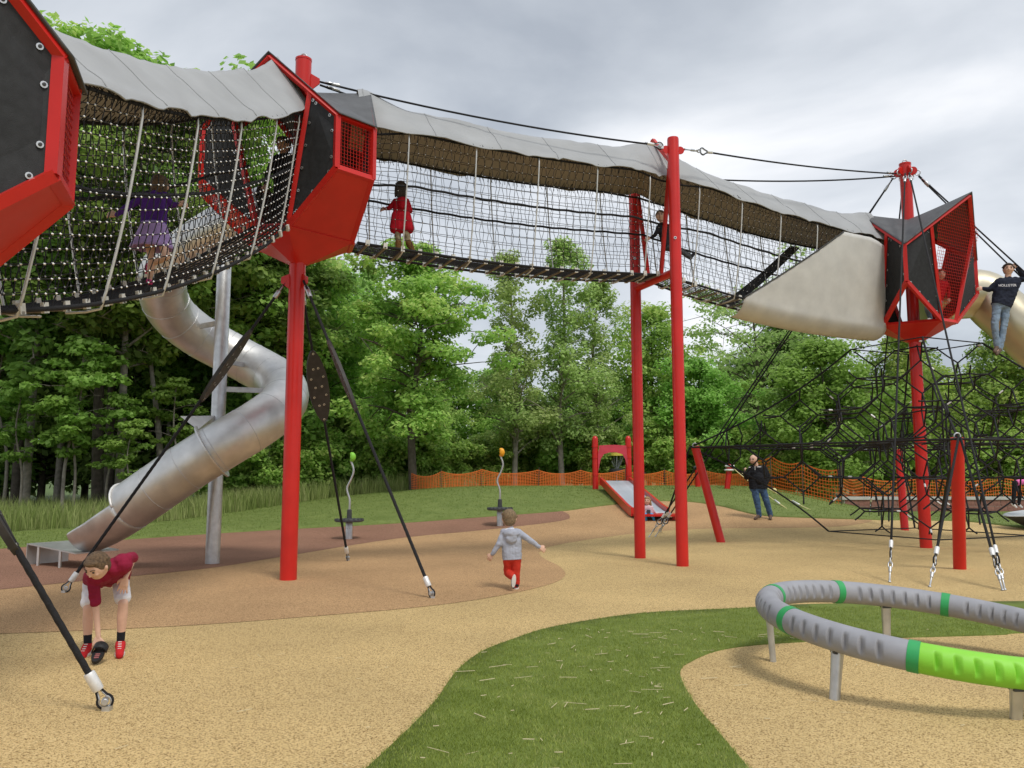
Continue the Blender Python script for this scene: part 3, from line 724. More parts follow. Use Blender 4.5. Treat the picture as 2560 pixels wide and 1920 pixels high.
# ------------------------------------------------------------------ cables
def thimble(mb_eye, mb_rope, p, d, size=0.05):
    """Drop-shaped eye at p, the rope leaving along d."""
    d, s, u = frame(d); s_ = u
    prof = []
    for k in range(15):
        a = -2.45 + 4.9 * k / 14; prof.append(p + d * (-math.cos(a) * size) + s_ * (math.sin(a) * size))
    tip = p + d * size * 2.3
    mb_eye.tube([tip + s_ * 0.01] + prof[::-1] + [tip - s_ * 0.01], size * 0.16, 6)
    mb_rope.tube([tip + d * 0.02 + s_ * 0.012] + [p + (q - p) * 1.3 for q in prof[::-1]] + [tip + d * 0.02 - s_ * 0.012], size * 0.22, 6)
def cable(top, anchor, label, group=None, r=0.016, plate=None, eye=0.05, top_fit=True, turnbuckle=False, name='guy_cable', sag=0.0, kindcat='cable'):
    top, anchor = V(top), V(anchor); d = (top - anchor).normalized(); L_ = (top - anchor).length
    E = empty(name, anchor, 0, label, kindcat, group); b = anchor
    l = lambda p: p - b
    start = anchor + V((0, 0, 0.03)) + d * (eye * 0.9)
    if turnbuckle:
        m = MB(); m.lathe([(0.02, 0), (0.02, 0.02), (0.012, 0.03), (0.012, 0.16), (0.022, 0.17), (0.022, 0.25)], V((0, 0, 0)), 10, rot_to(d)); m.build('turnbuckle', GALV, E, True, 40)
        m = MB()
        for k in range(2):
            c = d * (0.29 + 0.075 * k); dd, s, u = frame(d)
            if k: s, u = u, s
            m.tube([c + d * 0.055 * math.cos(a) + s * 0.028 * math.sin(a) for a in np.linspace(0, 2 * math.pi, 12, endpoint=False)], 0.010, 6, closed=True)
        m.build('shackle', GALV, E, True); start = anchor + d * 0.46
    me_, mr_ = MB(), MB(); thimble(me_, mr_, l(start), d, eye)
    me_.build('thimble', GALV, E, True)
    if not turnbuckle:
        m = MB(); dd, s, u = frame(d); m.lathe([(eye * 0.5, -0.035), (eye * 0.62, -0.03), (eye * 0.62, 0.03), (eye * 0.5, 0.035)], l(start), 14, rot_to(s)); m.box((0, 0, 0.005), (0.05, 0.05, 0.05)); m.build('anchor_bolt', GALV, E, True, 40)
    f0 = start + d * eye * 2.3
    m = MB(); m.lathe([(r * 1.5, 0), (r * 1.7, 0.01), (r * 1.7, 0.12), (r * 1.5, 0.13)], l(f0), 14, rot_to(d)); m.build('ferrule', ALU, E, True, 40)
    end = top - d * 0.0
    if name == 'guy_cable': mr_.rope([l(p) for p in sagline(f0, end, sag, 14)], r)
    else: mr_.tube([l(p) for p in sagline(f0, end, sag, 14)], r, 8)
    ro = mr_.build('rope', ROPE, E, True)
    if top_fit:
        m = MB(); c = end - d * 0.16; m.lathe([(r * 1.5, 0), (r * 1.7, 0.01), (r * 1.7, 0.12), (r * 1.5, 0.13)], l(c - d * 0.16), 12, rot_to(d))
        dd, s, u = frame(d); m.tube([l(c) + d * 0.07 * math.cos(a) + s * 0.035 * math.sin(a) for a in np.linspace(0, 2 * math.pi, 12, endpoint=False)], 0.011, 6, closed=True); m.build('top_shackle', GALV, E, True, 40)
    if plate:
        t, ln, wd, nv = plate; c = anchor.lerp(top, t); nv = V(nv); sd_ = d.cross(nv).normalized(); nn = sd_.cross(d).normalized()
        out = []
        K = 28
        for k in range(K + 1):
            a = -1 + 2 * k / K; out.append(l(c) + d * (a * ln / 2) + sd_ * (wd / 2 * (1 - a * a) ** 0.62))
        for k in range(K - 1, 0, -1):
            a = -1 + 2 * k / K; out.append(l(c) + d * (a * ln / 2) - sd_ * (wd / 2 * (1 - a * a) ** 0.62))
        m = MB(); m.plate([p + nn * 0.022 for p in out], nn, 0.044); po = m.build('oval_board', PLATE, E)
        for a, x in ((-0.9, 0), (0.9, 0), (-0.5, 0.12), (-0.5, -0.12), (0, 0.16), (0, -0.16), (0.5, 0.12), (0.5, -0.12), (-.25, .3), (-.25, -.3), (.25, .3), (.25, -.3)):
            for sgn in (1, -1): bolt(po, l(c) + d * (a * ln / 2) + sd_ * (x * wd) + nn * (0.0225 * sgn), nn * sgn, 0.8)
    return E
PLATE = mat('oval_board_plastic', (0.035, 0.032, 0.03), 0.55, var=0.3, vs=12, bump=0.1, bs=120)
collar = V((PA.x, PA.y, ZA - 0.62))
gA = [gnd(160, 1482), gnd(870, 1402), gnd(1082, 1496)]
lab = ['black guy cable with oval board sloping past the steel slide to the ground', 'black guy cable with oval board facing the camera, behind the near red mast', 'black guy cable with oval board seen edge-on, anchored beside the toddler']
nvs = [V((0.92, 0.22, 0.3)), V((0.35, -1.0, 0.25)), V((0.93, 0.25, 0.25))]
for k in range(3):
    a = gA[k]; o = (a - PA).normalized() * 0.16; o.z = 0
    cable(collar + o, a, lab[k], 'guy cables of the slide tower', 0.021, plate=((0.70, 0.665, 0.66)[k], 1.28, 0.33, nvs[k]), eye=0.04)
    m = MB(); dn = o.normalized(); m.plate([dn * 0.11 + V((0, 0, ZA - 0.50)), dn * 0.24 + V((0, 0, ZA - 0.57)), dn * 0.24 + V((0, 0, ZA - 0.66)), dn * 0.11 + V((0, 0, ZA - 0.74))], dn.cross(V((0, 0, 1))), 0.02); m.build('mast_lug', RED, tw_a)
g0 = gnd(268, 1776)
cable(V((P0.x + 0.35, P0.y + 0.40, Z0 - 0.20)), g0, 'thick black guy cable anchored in the front left corner', None, 0.021, plate=(0.63, 1.15, 0.22, (0.85, 0.35, 0.3)), eye=0.036)
# cables from mast to mast
mA = PA + V((0.24, 0.05, 7.62))
cable(mA, HR + V((-0.2, -0.02, 7.28)), 'upper black support cable from the slide tower to the front portal post', 'support cables between the masts', 0.017, name='support_cable', sag=0.10, eye=0.05)
cable(mA + V((0.0, 0.05, -0.03)), HL + V((-0.2, -0.02, 7.28)), 'lower black support cable from the slide tower disappearing behind the canopy', 'support cables between the masts', 0.017, name='support_cable', sag=0.10, eye=0.05)
m = MB(); m.plate([V((0.10, 0, 7.74)), V((0.25, 0.03, 7.66)), V((0.25, 0.03, 7.58)), V((0.10, 0, 7.44))], (0, -1, 0), 0.02); m.build('mast_lug', RED, tw_a)
mB = PB + V((-0.24, -0.06, 8.12))
cable(mB, HR + V((0.2, 0.02, 7.27)), 'upper black cable from the front portal post to the far mast', 'support cables between the masts', 0.017, turnbuckle=True, name='support_cable', sag=0.06, eye=0.05)
cable(mB + V((0, 0.05, -0.04)), HL + V((0.2, 0.02, 7.27)), 'lower black cable from the rear portal post to the far mast', 'support cables between the masts', 0.017, turnbuckle=True, name='support_cable', sag=0.10, eye=0.05)
# ------------------------------------------------------------------ steel tube slide
POLE = V((-5.15, 14.35, 0))
hx = lambda a, z, r=1.0: (POLE.x + r * math.cos(rad(a)), POLE.y + r * math.sin(rad(a)), z)
path = bez([(-3.85, 12.70, 5.72), (-4.75, 12.98, 5.45), hx(226, 5.02), hx(198, 4.72), hx(168, 4.42), hx(138, 4.14), hx(108, 3.88), hx(78, 3.60, 1.02), hx(48, 3.32, 1.08), hx(20, 3.02, 1.13), hx(-8, 2.70, 1.14), hx(-36, 2.36, 1.10), hx(-64, 2.02, 1.04), (-5.2, 13.34, 1.68), (-5.75, 13.36, 1.30), (-6.25, 13.46, 0.98), (-6.68, 13.64, 0.76), (-7.05, 13.85, 0.63)], 8)
SL = empty('tube_slide', (-5.15, 14.35, 0), 0, 'spiral stainless steel tube slide winding round its grey pole behind the tower', 'slide')
TR = 0.40
def tube_frames(pts):
    out = []
    for i, p in enumerate(pts):
        d = (pts[min(len(pts) - 1, i + 1)] - pts[max(0, i - 1)]).normalized(); s = d.cross(V((0, 0, 1))).normalized(); out.append((p, d, s, s.cross(d).normalized()))
    return out
fr = tube_frames(path); n_closed = 119
def tube_part(i0, i1, r, a0, a1, name, thick=0.012, mt=STEEL):
    K = 40; vs_, fs_ = [], []
    for i in range(i0, i1 + 1):
        p, d, s, u = fr[i]
        aa0 = a0(i) if callable(a0) else a0; aa1 = a1(i) if callable(a1) else a1
        for k in range(K + 1):
            a = aa0 + (aa1 - aa0) * k / K; vs_.append(p + (s * math.cos(a) + u * math.sin(a)) * (r + (0.004 * (1 - (i - i0) / max(1, i1 - i0)) if thick == 0 else 0)) - POLE)
    for i in range(i1 - i0):
        for k in range(K): q = i * (K + 1) + k; fs_.append((q, q + 1, q + K + 2, q + K + 1))
    o = link_mesh(name, vs_, fs_, mt, SL, True)
    if thick > 0: sm = o.modifiers.new('s', 'SOLIDIFY'); sm.thickness = thick; sm.offset = 0
    return o
seg = 7; i = 0; k = 0
while i < n_closed:
    j = min(n_closed, i + seg); tube_part(i, j, TR, 0, 2 * math.pi, 'tube_section', 0); p_, d_, s_, u_ = fr[j]; m = MB(); m.tube([p_ + (s_ * math.cos(a) + u_ * math.sin(a)) * (TR + 0.002) - POLE for a in np.linspace(0, 2 * math.pi, 40, endpoint=False)], 0.006, 5, closed=True); m.build('section_seam', GALV, SL, True); i = j; k += 1
last = len(fr) - 1
tube_part(n_closed, last, TR, lambda i: math.pi * (0.96 + 0.10 * (i - n_closed) / (last - n_closed)), lambda i: math.pi * (2.04 - 0.10 * (i - n_closed) / (last - n_closed)), 'chute')
p, d, s, u = fr[n_closed]
m = MB(); m.tube([p + (s * math.cos(a) + u * math.sin(a)) * (TR + 0.012) - POLE for a in np.linspace(0, math.pi, 24)], 0.018, 8); m.build('mouth_rim', ALU, SL, True)
for idx in (99,):                                    # the flange with its bracket
    p, d, s, u = fr[idx]; m = MB()
    m.lathe([(TR + 0.002, -0.012), (TR + 0.085, -0.012), (TR + 0.085, 0.012), (TR + 0.002, 0.012)], p - POLE, 40, rot_to(d)); m.build('flange', STEEL, SL)
    a = p - POLE + u * (TR + 0.02); b = a + u * 0.30 - s * 0.0; c = V((-0.02, -0.1, a.z + 0.30)); e_ = V((-0.02, -0.1, a.z + 0.02))
    m = MB(); m.plate([a - s * 0.02, a + u * 0.34 + d * 0.12, c, e_], V((0, -1, 0.2)), 0.014); m.build('bracket', STEEL, SL)
m = MB(); m.lathe([(0.122, -0.02), (0.122, 5.9), (0.10, 5.95)], V((0, 0, 0)), 28); m.build('pole', GALV, SL, True, 40)
for idx in (38, 58, 72):
    p, d, s, u = fr[idx]; q = p - POLE; h_ = V((q.x, q.y, 0)); e0 = V((0, 0, q.z)) + h_.normalized() * 0.11; e1 = q - h_.normalized() * (TR - 0.03)
    m = MB(); m.bar(e0, e1, 0.03, 0.09); m.build('bracket', GALV, SL)
p, d, s, u = fr[last]
ex = MB(); b0 = p - u * (TR - 0.02); dirx = V((-0.86, 0.5, 0)); sx = V((0.5, 0.86, 0))
ex.plate([b0 - sx * 0.36 - POLE + V((0.1, -0.05, 0.0)), b0 - sx * 0.36 + dirx * 1.25 - POLE + V((0, 0, 0.10)), b0 + sx * 0.36 + dirx * 1.25 - POLE + V((0, 0, 0.10)), b0 + sx * 0.36 - POLE + V((0.1, 0.05, 0.0))], (0, 0, 1), 0.02)
tag(ex.build('exit_plate', STEEL, SL), None)
zt = b0.z + 0.10
m = MB(); q0 = b0 - sx * 0.37 + dirx * 1.25 - POLE; m.plate([V((q0.x, q0.y, zt)), V((q0.x, q0.y, 0)), V((q0.x, q0.y, 0)) + sx * 0.74, V((q0.x, q0.y, zt)) + sx * 0.74], dirx, 0.02); m.build('end_apron', STEEL, SL)
for t_ in (0.25, 0.75):
    q0 = b0 - sx * 0.34 + dirx * 1.25 * t_ - POLE; m = MB(); m.bar(V((q0.x, q0.y, 0)), V((q0.x, q0.y, b0.z + 0.08 * t_ - 0.01)), 0.035, 0.035); m.build('foot', STEEL, SL)

# ------------------------------------------------------------------ second slide, leaving the far tower to the right
CREAM = mat('cream_steel', (0.62, 0.56, 0.42), 0.32, 0.75, var=0.06, vs=2, wear=0.08)
p2 = bez([(9.3, 18.3, 5.45), at(2440, 735, 18.4), at(2500, 775, 18.2), at(2580, 848, 18.0), at(2680, 940, 18.2), (15.2, 19.4, 2.3)], 8)
m = MB(); m.tube([q - V((11, 18, 0)) for q in p2], 0.56, 32); s2 = empty('tube_slide', (11, 18, 0), 0, 'pale metal tube slide leaving the far tower at the right edge', 'slide'); m.build('tube', CREAM, s2, True, 50)
m = MB(); m.lathe([(0.12, 0), (0.12, 2.6)], V((4.4, 1.1, 0)), 20); m.build('pole', GALV, s2, True, 40)

# ------------------------------------------------------------------ ring spinner
RGREY = mat('ring_grey', (0.30, 0.305, 0.335), 0.55, var=0.07, vs=9, bump=0.18, bs=300)
RLIME = mat('ring_lime', (0.24, 0.62, 0.045), 0.45, var=0.05, vs=9, bump=0.15, bs=300)
RBAND = mat('ring_green_band', (0.03, 0.33, 0.10), 0.45, var=0.06, vs=9)
RC, RR, RT = V((3.22, 6.45, 0.355)), 1.2, 0.098
RG = empty('ring_spinner', (RC.x, RC.y, 0), 0, 'grey and lime ring carousel on short steel legs, front right', 'ring carousel')
def ringp(th, ph=None, r=RT):
    c = V((math.cos(th), math.sin(th), 0)); p = c * RR + V((0, 0, RC.z - 0.09 * RR * math.cos(th) + 0.064 * RR * math.sin(th)))
    if ph is None: return p
    return p + c * (math.cos(ph) * r) + V((0, 0, math.sin(ph) * r))
SEG = 8; step_ = 2 * math.pi / SEG; off_ = rad(238)
for k in range(SEG):
    a0 = off_ + k * step_ + 0.02; a1 = off_ + (k + 1) * step_ - 0.02; NU, NV = 160, 40; vs_, fs_ = [], []
    nd = 7
    for i in range(NU + 1):
        t_ = i / NU; th = a0 + (a1 - a0) * t_
        for j in range(NV):
            ph = 2 * math.pi * j / NV; r = RT
            for side in (0, math.pi):                # finger grips pressed into both flanks
                dph = abs((ph - (side + (0.12 if side == 0 else -0.12)) + math.pi) % (2 * math.pi) - math.pi)
                if dph < 0.62 and 0.10 < t_ < 0.92:
                    f = ((t_ - 0.10) / 0.82 * nd) % 1.0
                    if f < 0.42: r -= 0.036 * (1 - f / 0.42) * (1 - (dph / 0.62) ** 2) ** 0.6 * min(1, f / 0.03)
            vs_.append(ringp(th, ph, r))
    for i in range(NU):
        for j in range(NV): j2 = (j + 1) % NV; fs_.append((i * NV + j, i * NV + j2, (i + 1) * NV + j2, (i + 1) * NV + j))
    o = link_mesh('ring_segment', vs_, fs_, RLIME if k == 0 else RGREY, RG, True)
    if o.data.polygons[0].normal.dot(o.data.polygons[0].center - ringp(a0)) < 0: o.data.flip_normals()
    if k == 0: o['label'] = 'lime green ring segment'
    m = MB(); th = off_ + k * step_; m.tube([ringp(th + q) for q in np.linspace(-0.028, 0.028, 6)], RT + 0.004, 36); m.build('ring_band', RBAND, RG, True, 40)
for px_, py_ in ((1941, 1654), (2072, 1752), (2216, 1605), (2530, 1792), (2790, 1640)):
    g = gnd(px_, py_); rel = g - V((RC.x, RC.y, 0)); th = math.atan2(rel.y, rel.x); top = ringp(th) - V((0, 0, RT - 0.02)); foot = V((rel.x, rel.y, -0.02)); foot = V((foot.x * 0.5 + top.x * 0.5, foot.y * 0.5 + top.y * 0.5, -0.02))
    m = MB(); d_, s_, u_ = frame(top - foot, V((math.cos(th), math.sin(th), 0)))
    rows_ = [(0.0, 0.066, 0.05), (0.35, 0.068, 0.05), (0.75, 0.076, 0.055), (1.0, 0.082, 0.06)]; vs_, fs_ = [], []
    for t_, w_, d2 in rows_:
        c = foot.lerp(top, t_)
        for q in range(12):
            a = 2 * math.pi * q / 12; ca, sa = math.cos(a), math.sin(a); sq = lambda v: math.copysign(abs(v) ** 0.5, v)
            vs_.append(c + s_ * (sq(ca) * w_ / 2) + u_ * (sq(sa) * d2 / 2))
    for i in range(3):
        for q in range(12): q2 = (q + 1) % 12; fs_.append((i * 12 + q, i * 12 + q2, (i + 1) * 12 + q2, (i + 1) * 12 + q))
    lg = link_mesh('leg', vs_, fs_, GALV, RG, True)
    m = MB(); m.box(top - V((0, 0, 0.012)), (0.075, 0.075, 0.03)); m.build('leg_clamp', DARKGREY, lg)

# ------------------------------------------------------------------ standing spinners
LIME = mat('lime_ball', (0.22, 0.55, 0.05), 0.4, var=0.05); AMBER = mat('amber_ball', (0.80, 0.36, 0.02), 0.4, var=0.05)
def spinner(p, ball, label, flip=1):
    E = empty('standing_spinner', p, 0, label, 'spinner', 'standing spinners on the terracotta rubber')
    m = MB(); m.lathe([(0.082, -0.02), (0.082, 0.40), (0.07, 0.42)], n=20); b = m.build('base_post', GALV, E, True, 40)
    for a in (-1.9, -1.2): bolt(b, V((0.083 * math.cos(a), 0.083 * math.sin(a), 0.26)), (math.cos(a), math.sin(a), 0), 0.7)
    m = MB(); pr = [(0.05, 0.40), (0.30, 0.405), (0.345, 0.425), (0.345, 0.455), (0.30, 0.475), (0.06, 0.49), (0.055, 0.68), (0.035, 0.70)]; m.lathe(pr, n=32); m.build('foot_disc', DARKGREY, E, True, 40)
    for k in range(18):
        a = 2 * math.pi * k / 18; m = MB(); m.box((0.318 * math.cos(a), 0.318 * math.sin(a), 0.474), (0.05, 0.03, 0.012), Matrix.Rotation(a, 3, 'Z')); m.build('tread_bump', DARKGREY, E)
    m = MB(); m.tube(bez([(0, 0, 0.66), (-0.0, 0, 0.92), (-0.07 * flip, 0.01, 1.18), (0.03 * flip, 0.0, 1.42), (0.08 * flip, 0, 1.62), (0.0, 0, 1.86)], 6), 0.024, 12); m.build('handle_pole', GALV, E, True)
    m = MB(); m.tube([V((0.0 + 0.055 * math.cos(a), 0, 1.93 + 0.075 * math.sin(a))) for a in np.linspace(-1.9, 1.9, 10)], [0.02, 0.045, 0.062, 0.07, 0.074, 0.074, 0.07, 0.06, 0.042, 0.018], 12); m.build('grip_ball', ball, E, True)
g = gnd(872, 1348); spinner(g, LIME, 'standing spinner with lime ball behind the guy cable', 1)
gx = V((-0.32, 21.9, 0)); spinner(on(gx.x, gx.y, 0.005), AMBER, 'standing spinner with amber ball behind the toddler', 1)

# ------------------------------------------------------------------ embankment slide
PINK = mat('faded_red_plastic', (0.60, 0.055, 0.085), 0.5, var=0.08, vs=4)
ROLL = mat('roller_steel', (0.42, 0.46, 0.50), 0.4, 0.5, var=0.1, vs=8)
ES = empty('hill_slide', on(3.6, 28.4), 0, 'red framed roller slide running down the berm towards the camera', 'slide'); eb = on(3.6, 28.4)
for x in (2.9, 4.06):
    g = on(x, 28.7) - eb; m = MB(); m.lathe([(0.105, -0.05), (0.105, 1.72), (0.10, 1.78), (0.075, 1.84), (0.03, 1.875)], g, 24); po = m.build('post', RED, ES, True, 50)
    for z in (0.52, 1.12, 1.50): m = MB(); m.lathe([(0.118, -0.03), (0.118, 0.03)], g + V((0, 0, z)), 20); m.build('collar', RED, po, True, 40)
arch = [(2.98, 0.62), (3.02, 0.95), (3.12, 1.20), (3.28, 1.33), (3.7, 1.36)]
vs_, fs_ = [], []; inn = [(3.0, 0.68), (3.04, 0.90), (3.09, 1.10), (3.20, 1.26), (3.40, 1.32), (3.62, 1.32), (3.84, 1.26), (3.93, 1.10), (3.98, 0.90), (4.02, 0.68)]
out_ = [(2.99, 0.62), (2.99, 0.95), (2.99, 1.25), (3.04, 1.56), (3.38, 1.58), (3.62, 1.58), (3.98, 1.56), (4.0, 1.25), (4.02, 0.95), (4.03, 0.62)]
for yy in (0.0, 0.05):
    for (x, z) in inn: vs_.append(V((x, 28.62 + yy - 0.10 * max(0, z - 1.0), z + eb.z)) - eb)
    for (x, z) in out_: vs_.append(V((x, 28.62 + yy - 0.02 * z, z + eb.z)) - eb)
nn = len(inn)
for l in (0, 1):
    b_ = l * 2 * nn
    for k in range(nn - 1): fs_.append((b_ + k, b_ + k + 1, b_ + nn + k + 1, b_ + nn + k))
for k in range(nn - 1):
    fs_.append((k, 2 * nn + k, 2 * nn + k + 1, k + 1)); fs_.append((nn + k, nn + k + 1, 3 * nn + k + 1, 3 * nn + k))
link_mesh('arch_panel', vs_, fs_, PINK, ES, False)
prof = [(28.45, 0.34), (28.0, 0.29), (26.5, 0.20), (25.0, 0.16), (24.0, 0.13), (23.4, 0.13), (23.1, 0.15)]
cl_ = [V((3.56 + (28.45 - y) * 0.055, y, max(hgt(3.6, y) + dz, 0))) for y, dz in prof]; cl_[0].z = cl_[1].z + 0.06
cl_ = bez(cl_, 8)
for s in (-1, 1):
    vs_, fs_ = [], []
    for p in cl_:
        for (x, z) in ((0.46, -0.10), (0.54, -0.10), (0.54, 0.14), (0.46, 0.14)): vs_.append(p + V((s * x, 0, z)) - eb)
    for i in range(len(cl_) - 1):
        for q in range(4): q2 = (q + 1) % 4; fs_.append((i * 4 + q, i * 4 + q2, (i + 1) * 4 + q2, (i + 1) * 4 + q))
    fs_ += [(0, 1, 2, 3), tuple((len(cl_) - 1) * 4 + q for q in range(4))]
    link_mesh('side_rail', vs_, fs_, RED, ES, False)
m = MB()
m = MB(); m.add([p + V((x, 0, -0.03)) - eb for p in cl_ for x in (-0.46, 0.46)], [(2 * i, 2 * i + 1, 2 * i + 3, 2 * i + 2) for i in range(len(cl_) - 1)]); m.build('slide_bed', ROLL, ES)
L_ = 0; roller_me = None
for i in range(0, len(cl_) - 1):
    for f in (0.0, 0.25, 0.5, 0.75):
        p = cl_[i].lerp(cl_[i + 1], f) - eb
        if roller_me is None:
            m = MB(); m.tube([(-0.455, 0, 0), (0.455, 0, 0)], 0.026, 8); o = m.build('roller', ROLL, ES, True, 40); roller_me = o.data
        else: o = link_data('roller', roller_me, None, ES)
        o.location = p
lip = cl_[-1] - eb; m = MB(); m.plate([lip + V((-0.5, 0, -0.02)), lip + V((0.75, 0.1, -0.02)), lip + V((0.98, -0.25, 0.0)), lip + V((0.72, -0.55, -0.02)), lip + V((-0.4, -0.55, -0.02))], (0, 0, 1), 0.06); m.build('seat_lip', RED, ES)
for x in (-0.35, 0.6): m = MB(); m.bar(lip + V((x, -0.25, -0.08)), lip + V((x, -0.25, -0.40)), 0.08, 0.08); m.build('foot', RED, ES)

# ------------------------------------------------------------------ red rope bollards on the berm
def bollard(p, h, label, lean, knob=None):
    E = empty('rope_bollard', p, 0, label, 'bollard', 'red bollards on the berm'); d = V(lean).normalized()
    m = MB(); m.lathe([(0.10, -0.05), (0.10, h), (0.06, h + 0.04)], (0, 0, 0), 20, rot_to(d)); m.build('post', RED, E, True, 40)
    if knob == 'rope':
        for z in (h - 0.16, h - 0.02):
            m = MB(); m.tube([d * z + V((0.135 * math.cos(a), 0.135 * math.sin(a), 0)) for a in np.linspace(0, 2 * math.pi, 18, endpoint=False)], 0.035, 8, closed=True); m.build('rope_loop', MATS['white_cloth'], E, True)
    elif knob: m = MB(); m.ball(d * (h + 0.10), 0.13, 14, 8, (1.3, 0.8, 0.6)); m.build('cap', knob, E, True)
    return E
mat('white_cloth', (0.72, 0.71, 0.70), 0.75, var=0.08, vs=10, bump=0.2, bs=30)
bollard(on(5.82, 28.6), 0.72, 'red bollard with yellow cap just behind the front portal post', (0, 0, 1), AMBER)
bollard(on(6.75, 30.0), 0.62, 'slim red bollard with black cap in front of the trees', (0.0, 0, 1), DARKGREY)
rb_ = on(7.52, 28.9); bollard(rb_, 0.84, 'red leaning bollard with white rope loops beside the standing man', (0.14, 0, 1), 'rope')
YROPE = mat('yellow_rope', (0.70, 0.62, 0.30), 0.8, var=0.15, vs=20)
for (px_, py_), lb in (((1968, 1274), 'pale rope slanting down the berm to its nearer peg'), ((2026, 1277), 'pale rope with a knot slanting down the berm to its farther peg')):
    e_ = gnd(px_, py_); s_ = rb_ + V((0.22, 0, 0.75)); E = empty('anchor_rope', e_, 0, lb, 'rope'); m = MB(); m.tube([q - e_ for q in sagline(s_, e_ + V((0, 0, 0.02)), 0.05, 10)], 0.014, 6); m.build('rope', YROPE, E, True)
    m = MB(); a_ = e_.lerp(s_, 0.12) - e_; b__ = e_.lerp(s_, 0.20) - e_; m.tube([a_, b__], 0.028, 8); m.build('sleeve', ALU, E, True)
    if px_ > 2000: m = MB(); m.ball(e_.lerp(s_, 0.42) - e_, 0.07, 8, 6, (1.2, 1, 1.3)); m.build('knot', YROPE, E, True)

# ------------------------------------------------------------------ disc golf basket behind the fence
bk = on(4.6, 36.2); E = empty('disc_golf_basket', bk, 0, 'grey disc golf basket with yellow band behind the orange fence', 'disc golf basket')
m = MB(); m.lathe([(0.03, 0), (0.03, 1.55)], n=10); m.build('pole', GALV, E, True, 40)
m = MB(); m.lathe([(0.34, 1.42), (0.345, 1.42), (0.345, 1.55), (0.34, 1.55)], n=24); m.build('top_band', mat('yellow_band', (0.75, 0.62, 0.10), 0.5), E, True, 40)
for k in range(12):
    a = 2 * math.pi * k / 12; m = MB(); m.tube([(0.32 * math.cos(a), 0.32 * math.sin(a), 1.42), (0.2 * math.cos(a), 0.2 * math.sin(a), 1.1), (0.06 * math.cos(a), 0.06 * math.sin(a), 0.85)], 0.012, 4); m.build('chain', GALV, E)
m = MB(); m.lathe([(0.05, 0.68), (0.36, 0.70), (0.37, 0.86), (0.36, 0.86), (0.34, 0.72), (0.05, 0.70)], n=24); m.build('tray', MATS['dark_grey_plastic'], E, True, 40)

# ------------------------------------------------------------------ dish spinner and low wall at the right
DISH = mat('dish_grey', (0.45, 0.47, 0.49), 0.45, var=0.06, vs=6)
ds = on(14.55, 22.9); E = empty('dish_spinner', ds, 0, 'shallow grey spinning dish at the right edge', 'spinning dish')
tl = Matrix.Rotation(rad(-7), 3, 'Y')
m = MB(); m.lathe([(0.80, 0.44), (0.83, 0.46), (0.80, 0.48), (0.55, 0.44), (0.0, 0.42)], n=36, rot=tl); m.build('dish', DISH, E, True, 40)
m = MB(); m.lathe([(0.22, 0.0), (0.28, 0.06), (0.55, 0.24), (0.79, 0.42)], n=36, rot=tl); m.build('bowl', DARKGREY, E, True, 40)
BRICK = mat('wall_block', (0.27, 0.13, 0.10), 0.85, var=0.25, vs=8, bump=0.5, bs=40); CONC = mat('concrete_cap', (0.52, 0.51, 0.48), 0.85, var=0.1, vs=5, bump=0.2, bs=60); MORT = mat('mortar', (0.45, 0.41, 0.36), 0.9)
wz = hgt(15, 29.2) - 0.02; E = empty('low_wall', (15, 29.2, wz), 0, 'low red block wall with pale cap in front of the orange fence', 'wall')
m = MB(); m.box((0.2, 0.0, 0.22), (7.1, 0.24, 0.44)); m.build('mortar_core', MORT, E)
bm_ = None
for r_ in range(2):
    for k in range(16):
        x = -3.3 + k * 0.455 + (0.22 if r_ else 0)
        if x > 3.6: continue
        if bm_ is None: m = MB(); m.box((0, 0, 0), (0.44, 0.27, 0.205)); o = m.build('block', BRICK, E); bm_ = o.data
        else: o = link_data('block', bm_, None, E)
        o.location = (x, random.uniform(-0.004, 0.004), 0.115 + r_ * 0.222)
for k in range(6): m = MB(); m.box((-2.85 + k * 1.22, 0, 0.50), (1.205, 0.34, 0.10)); m.build('cap_stone', CONC, E)

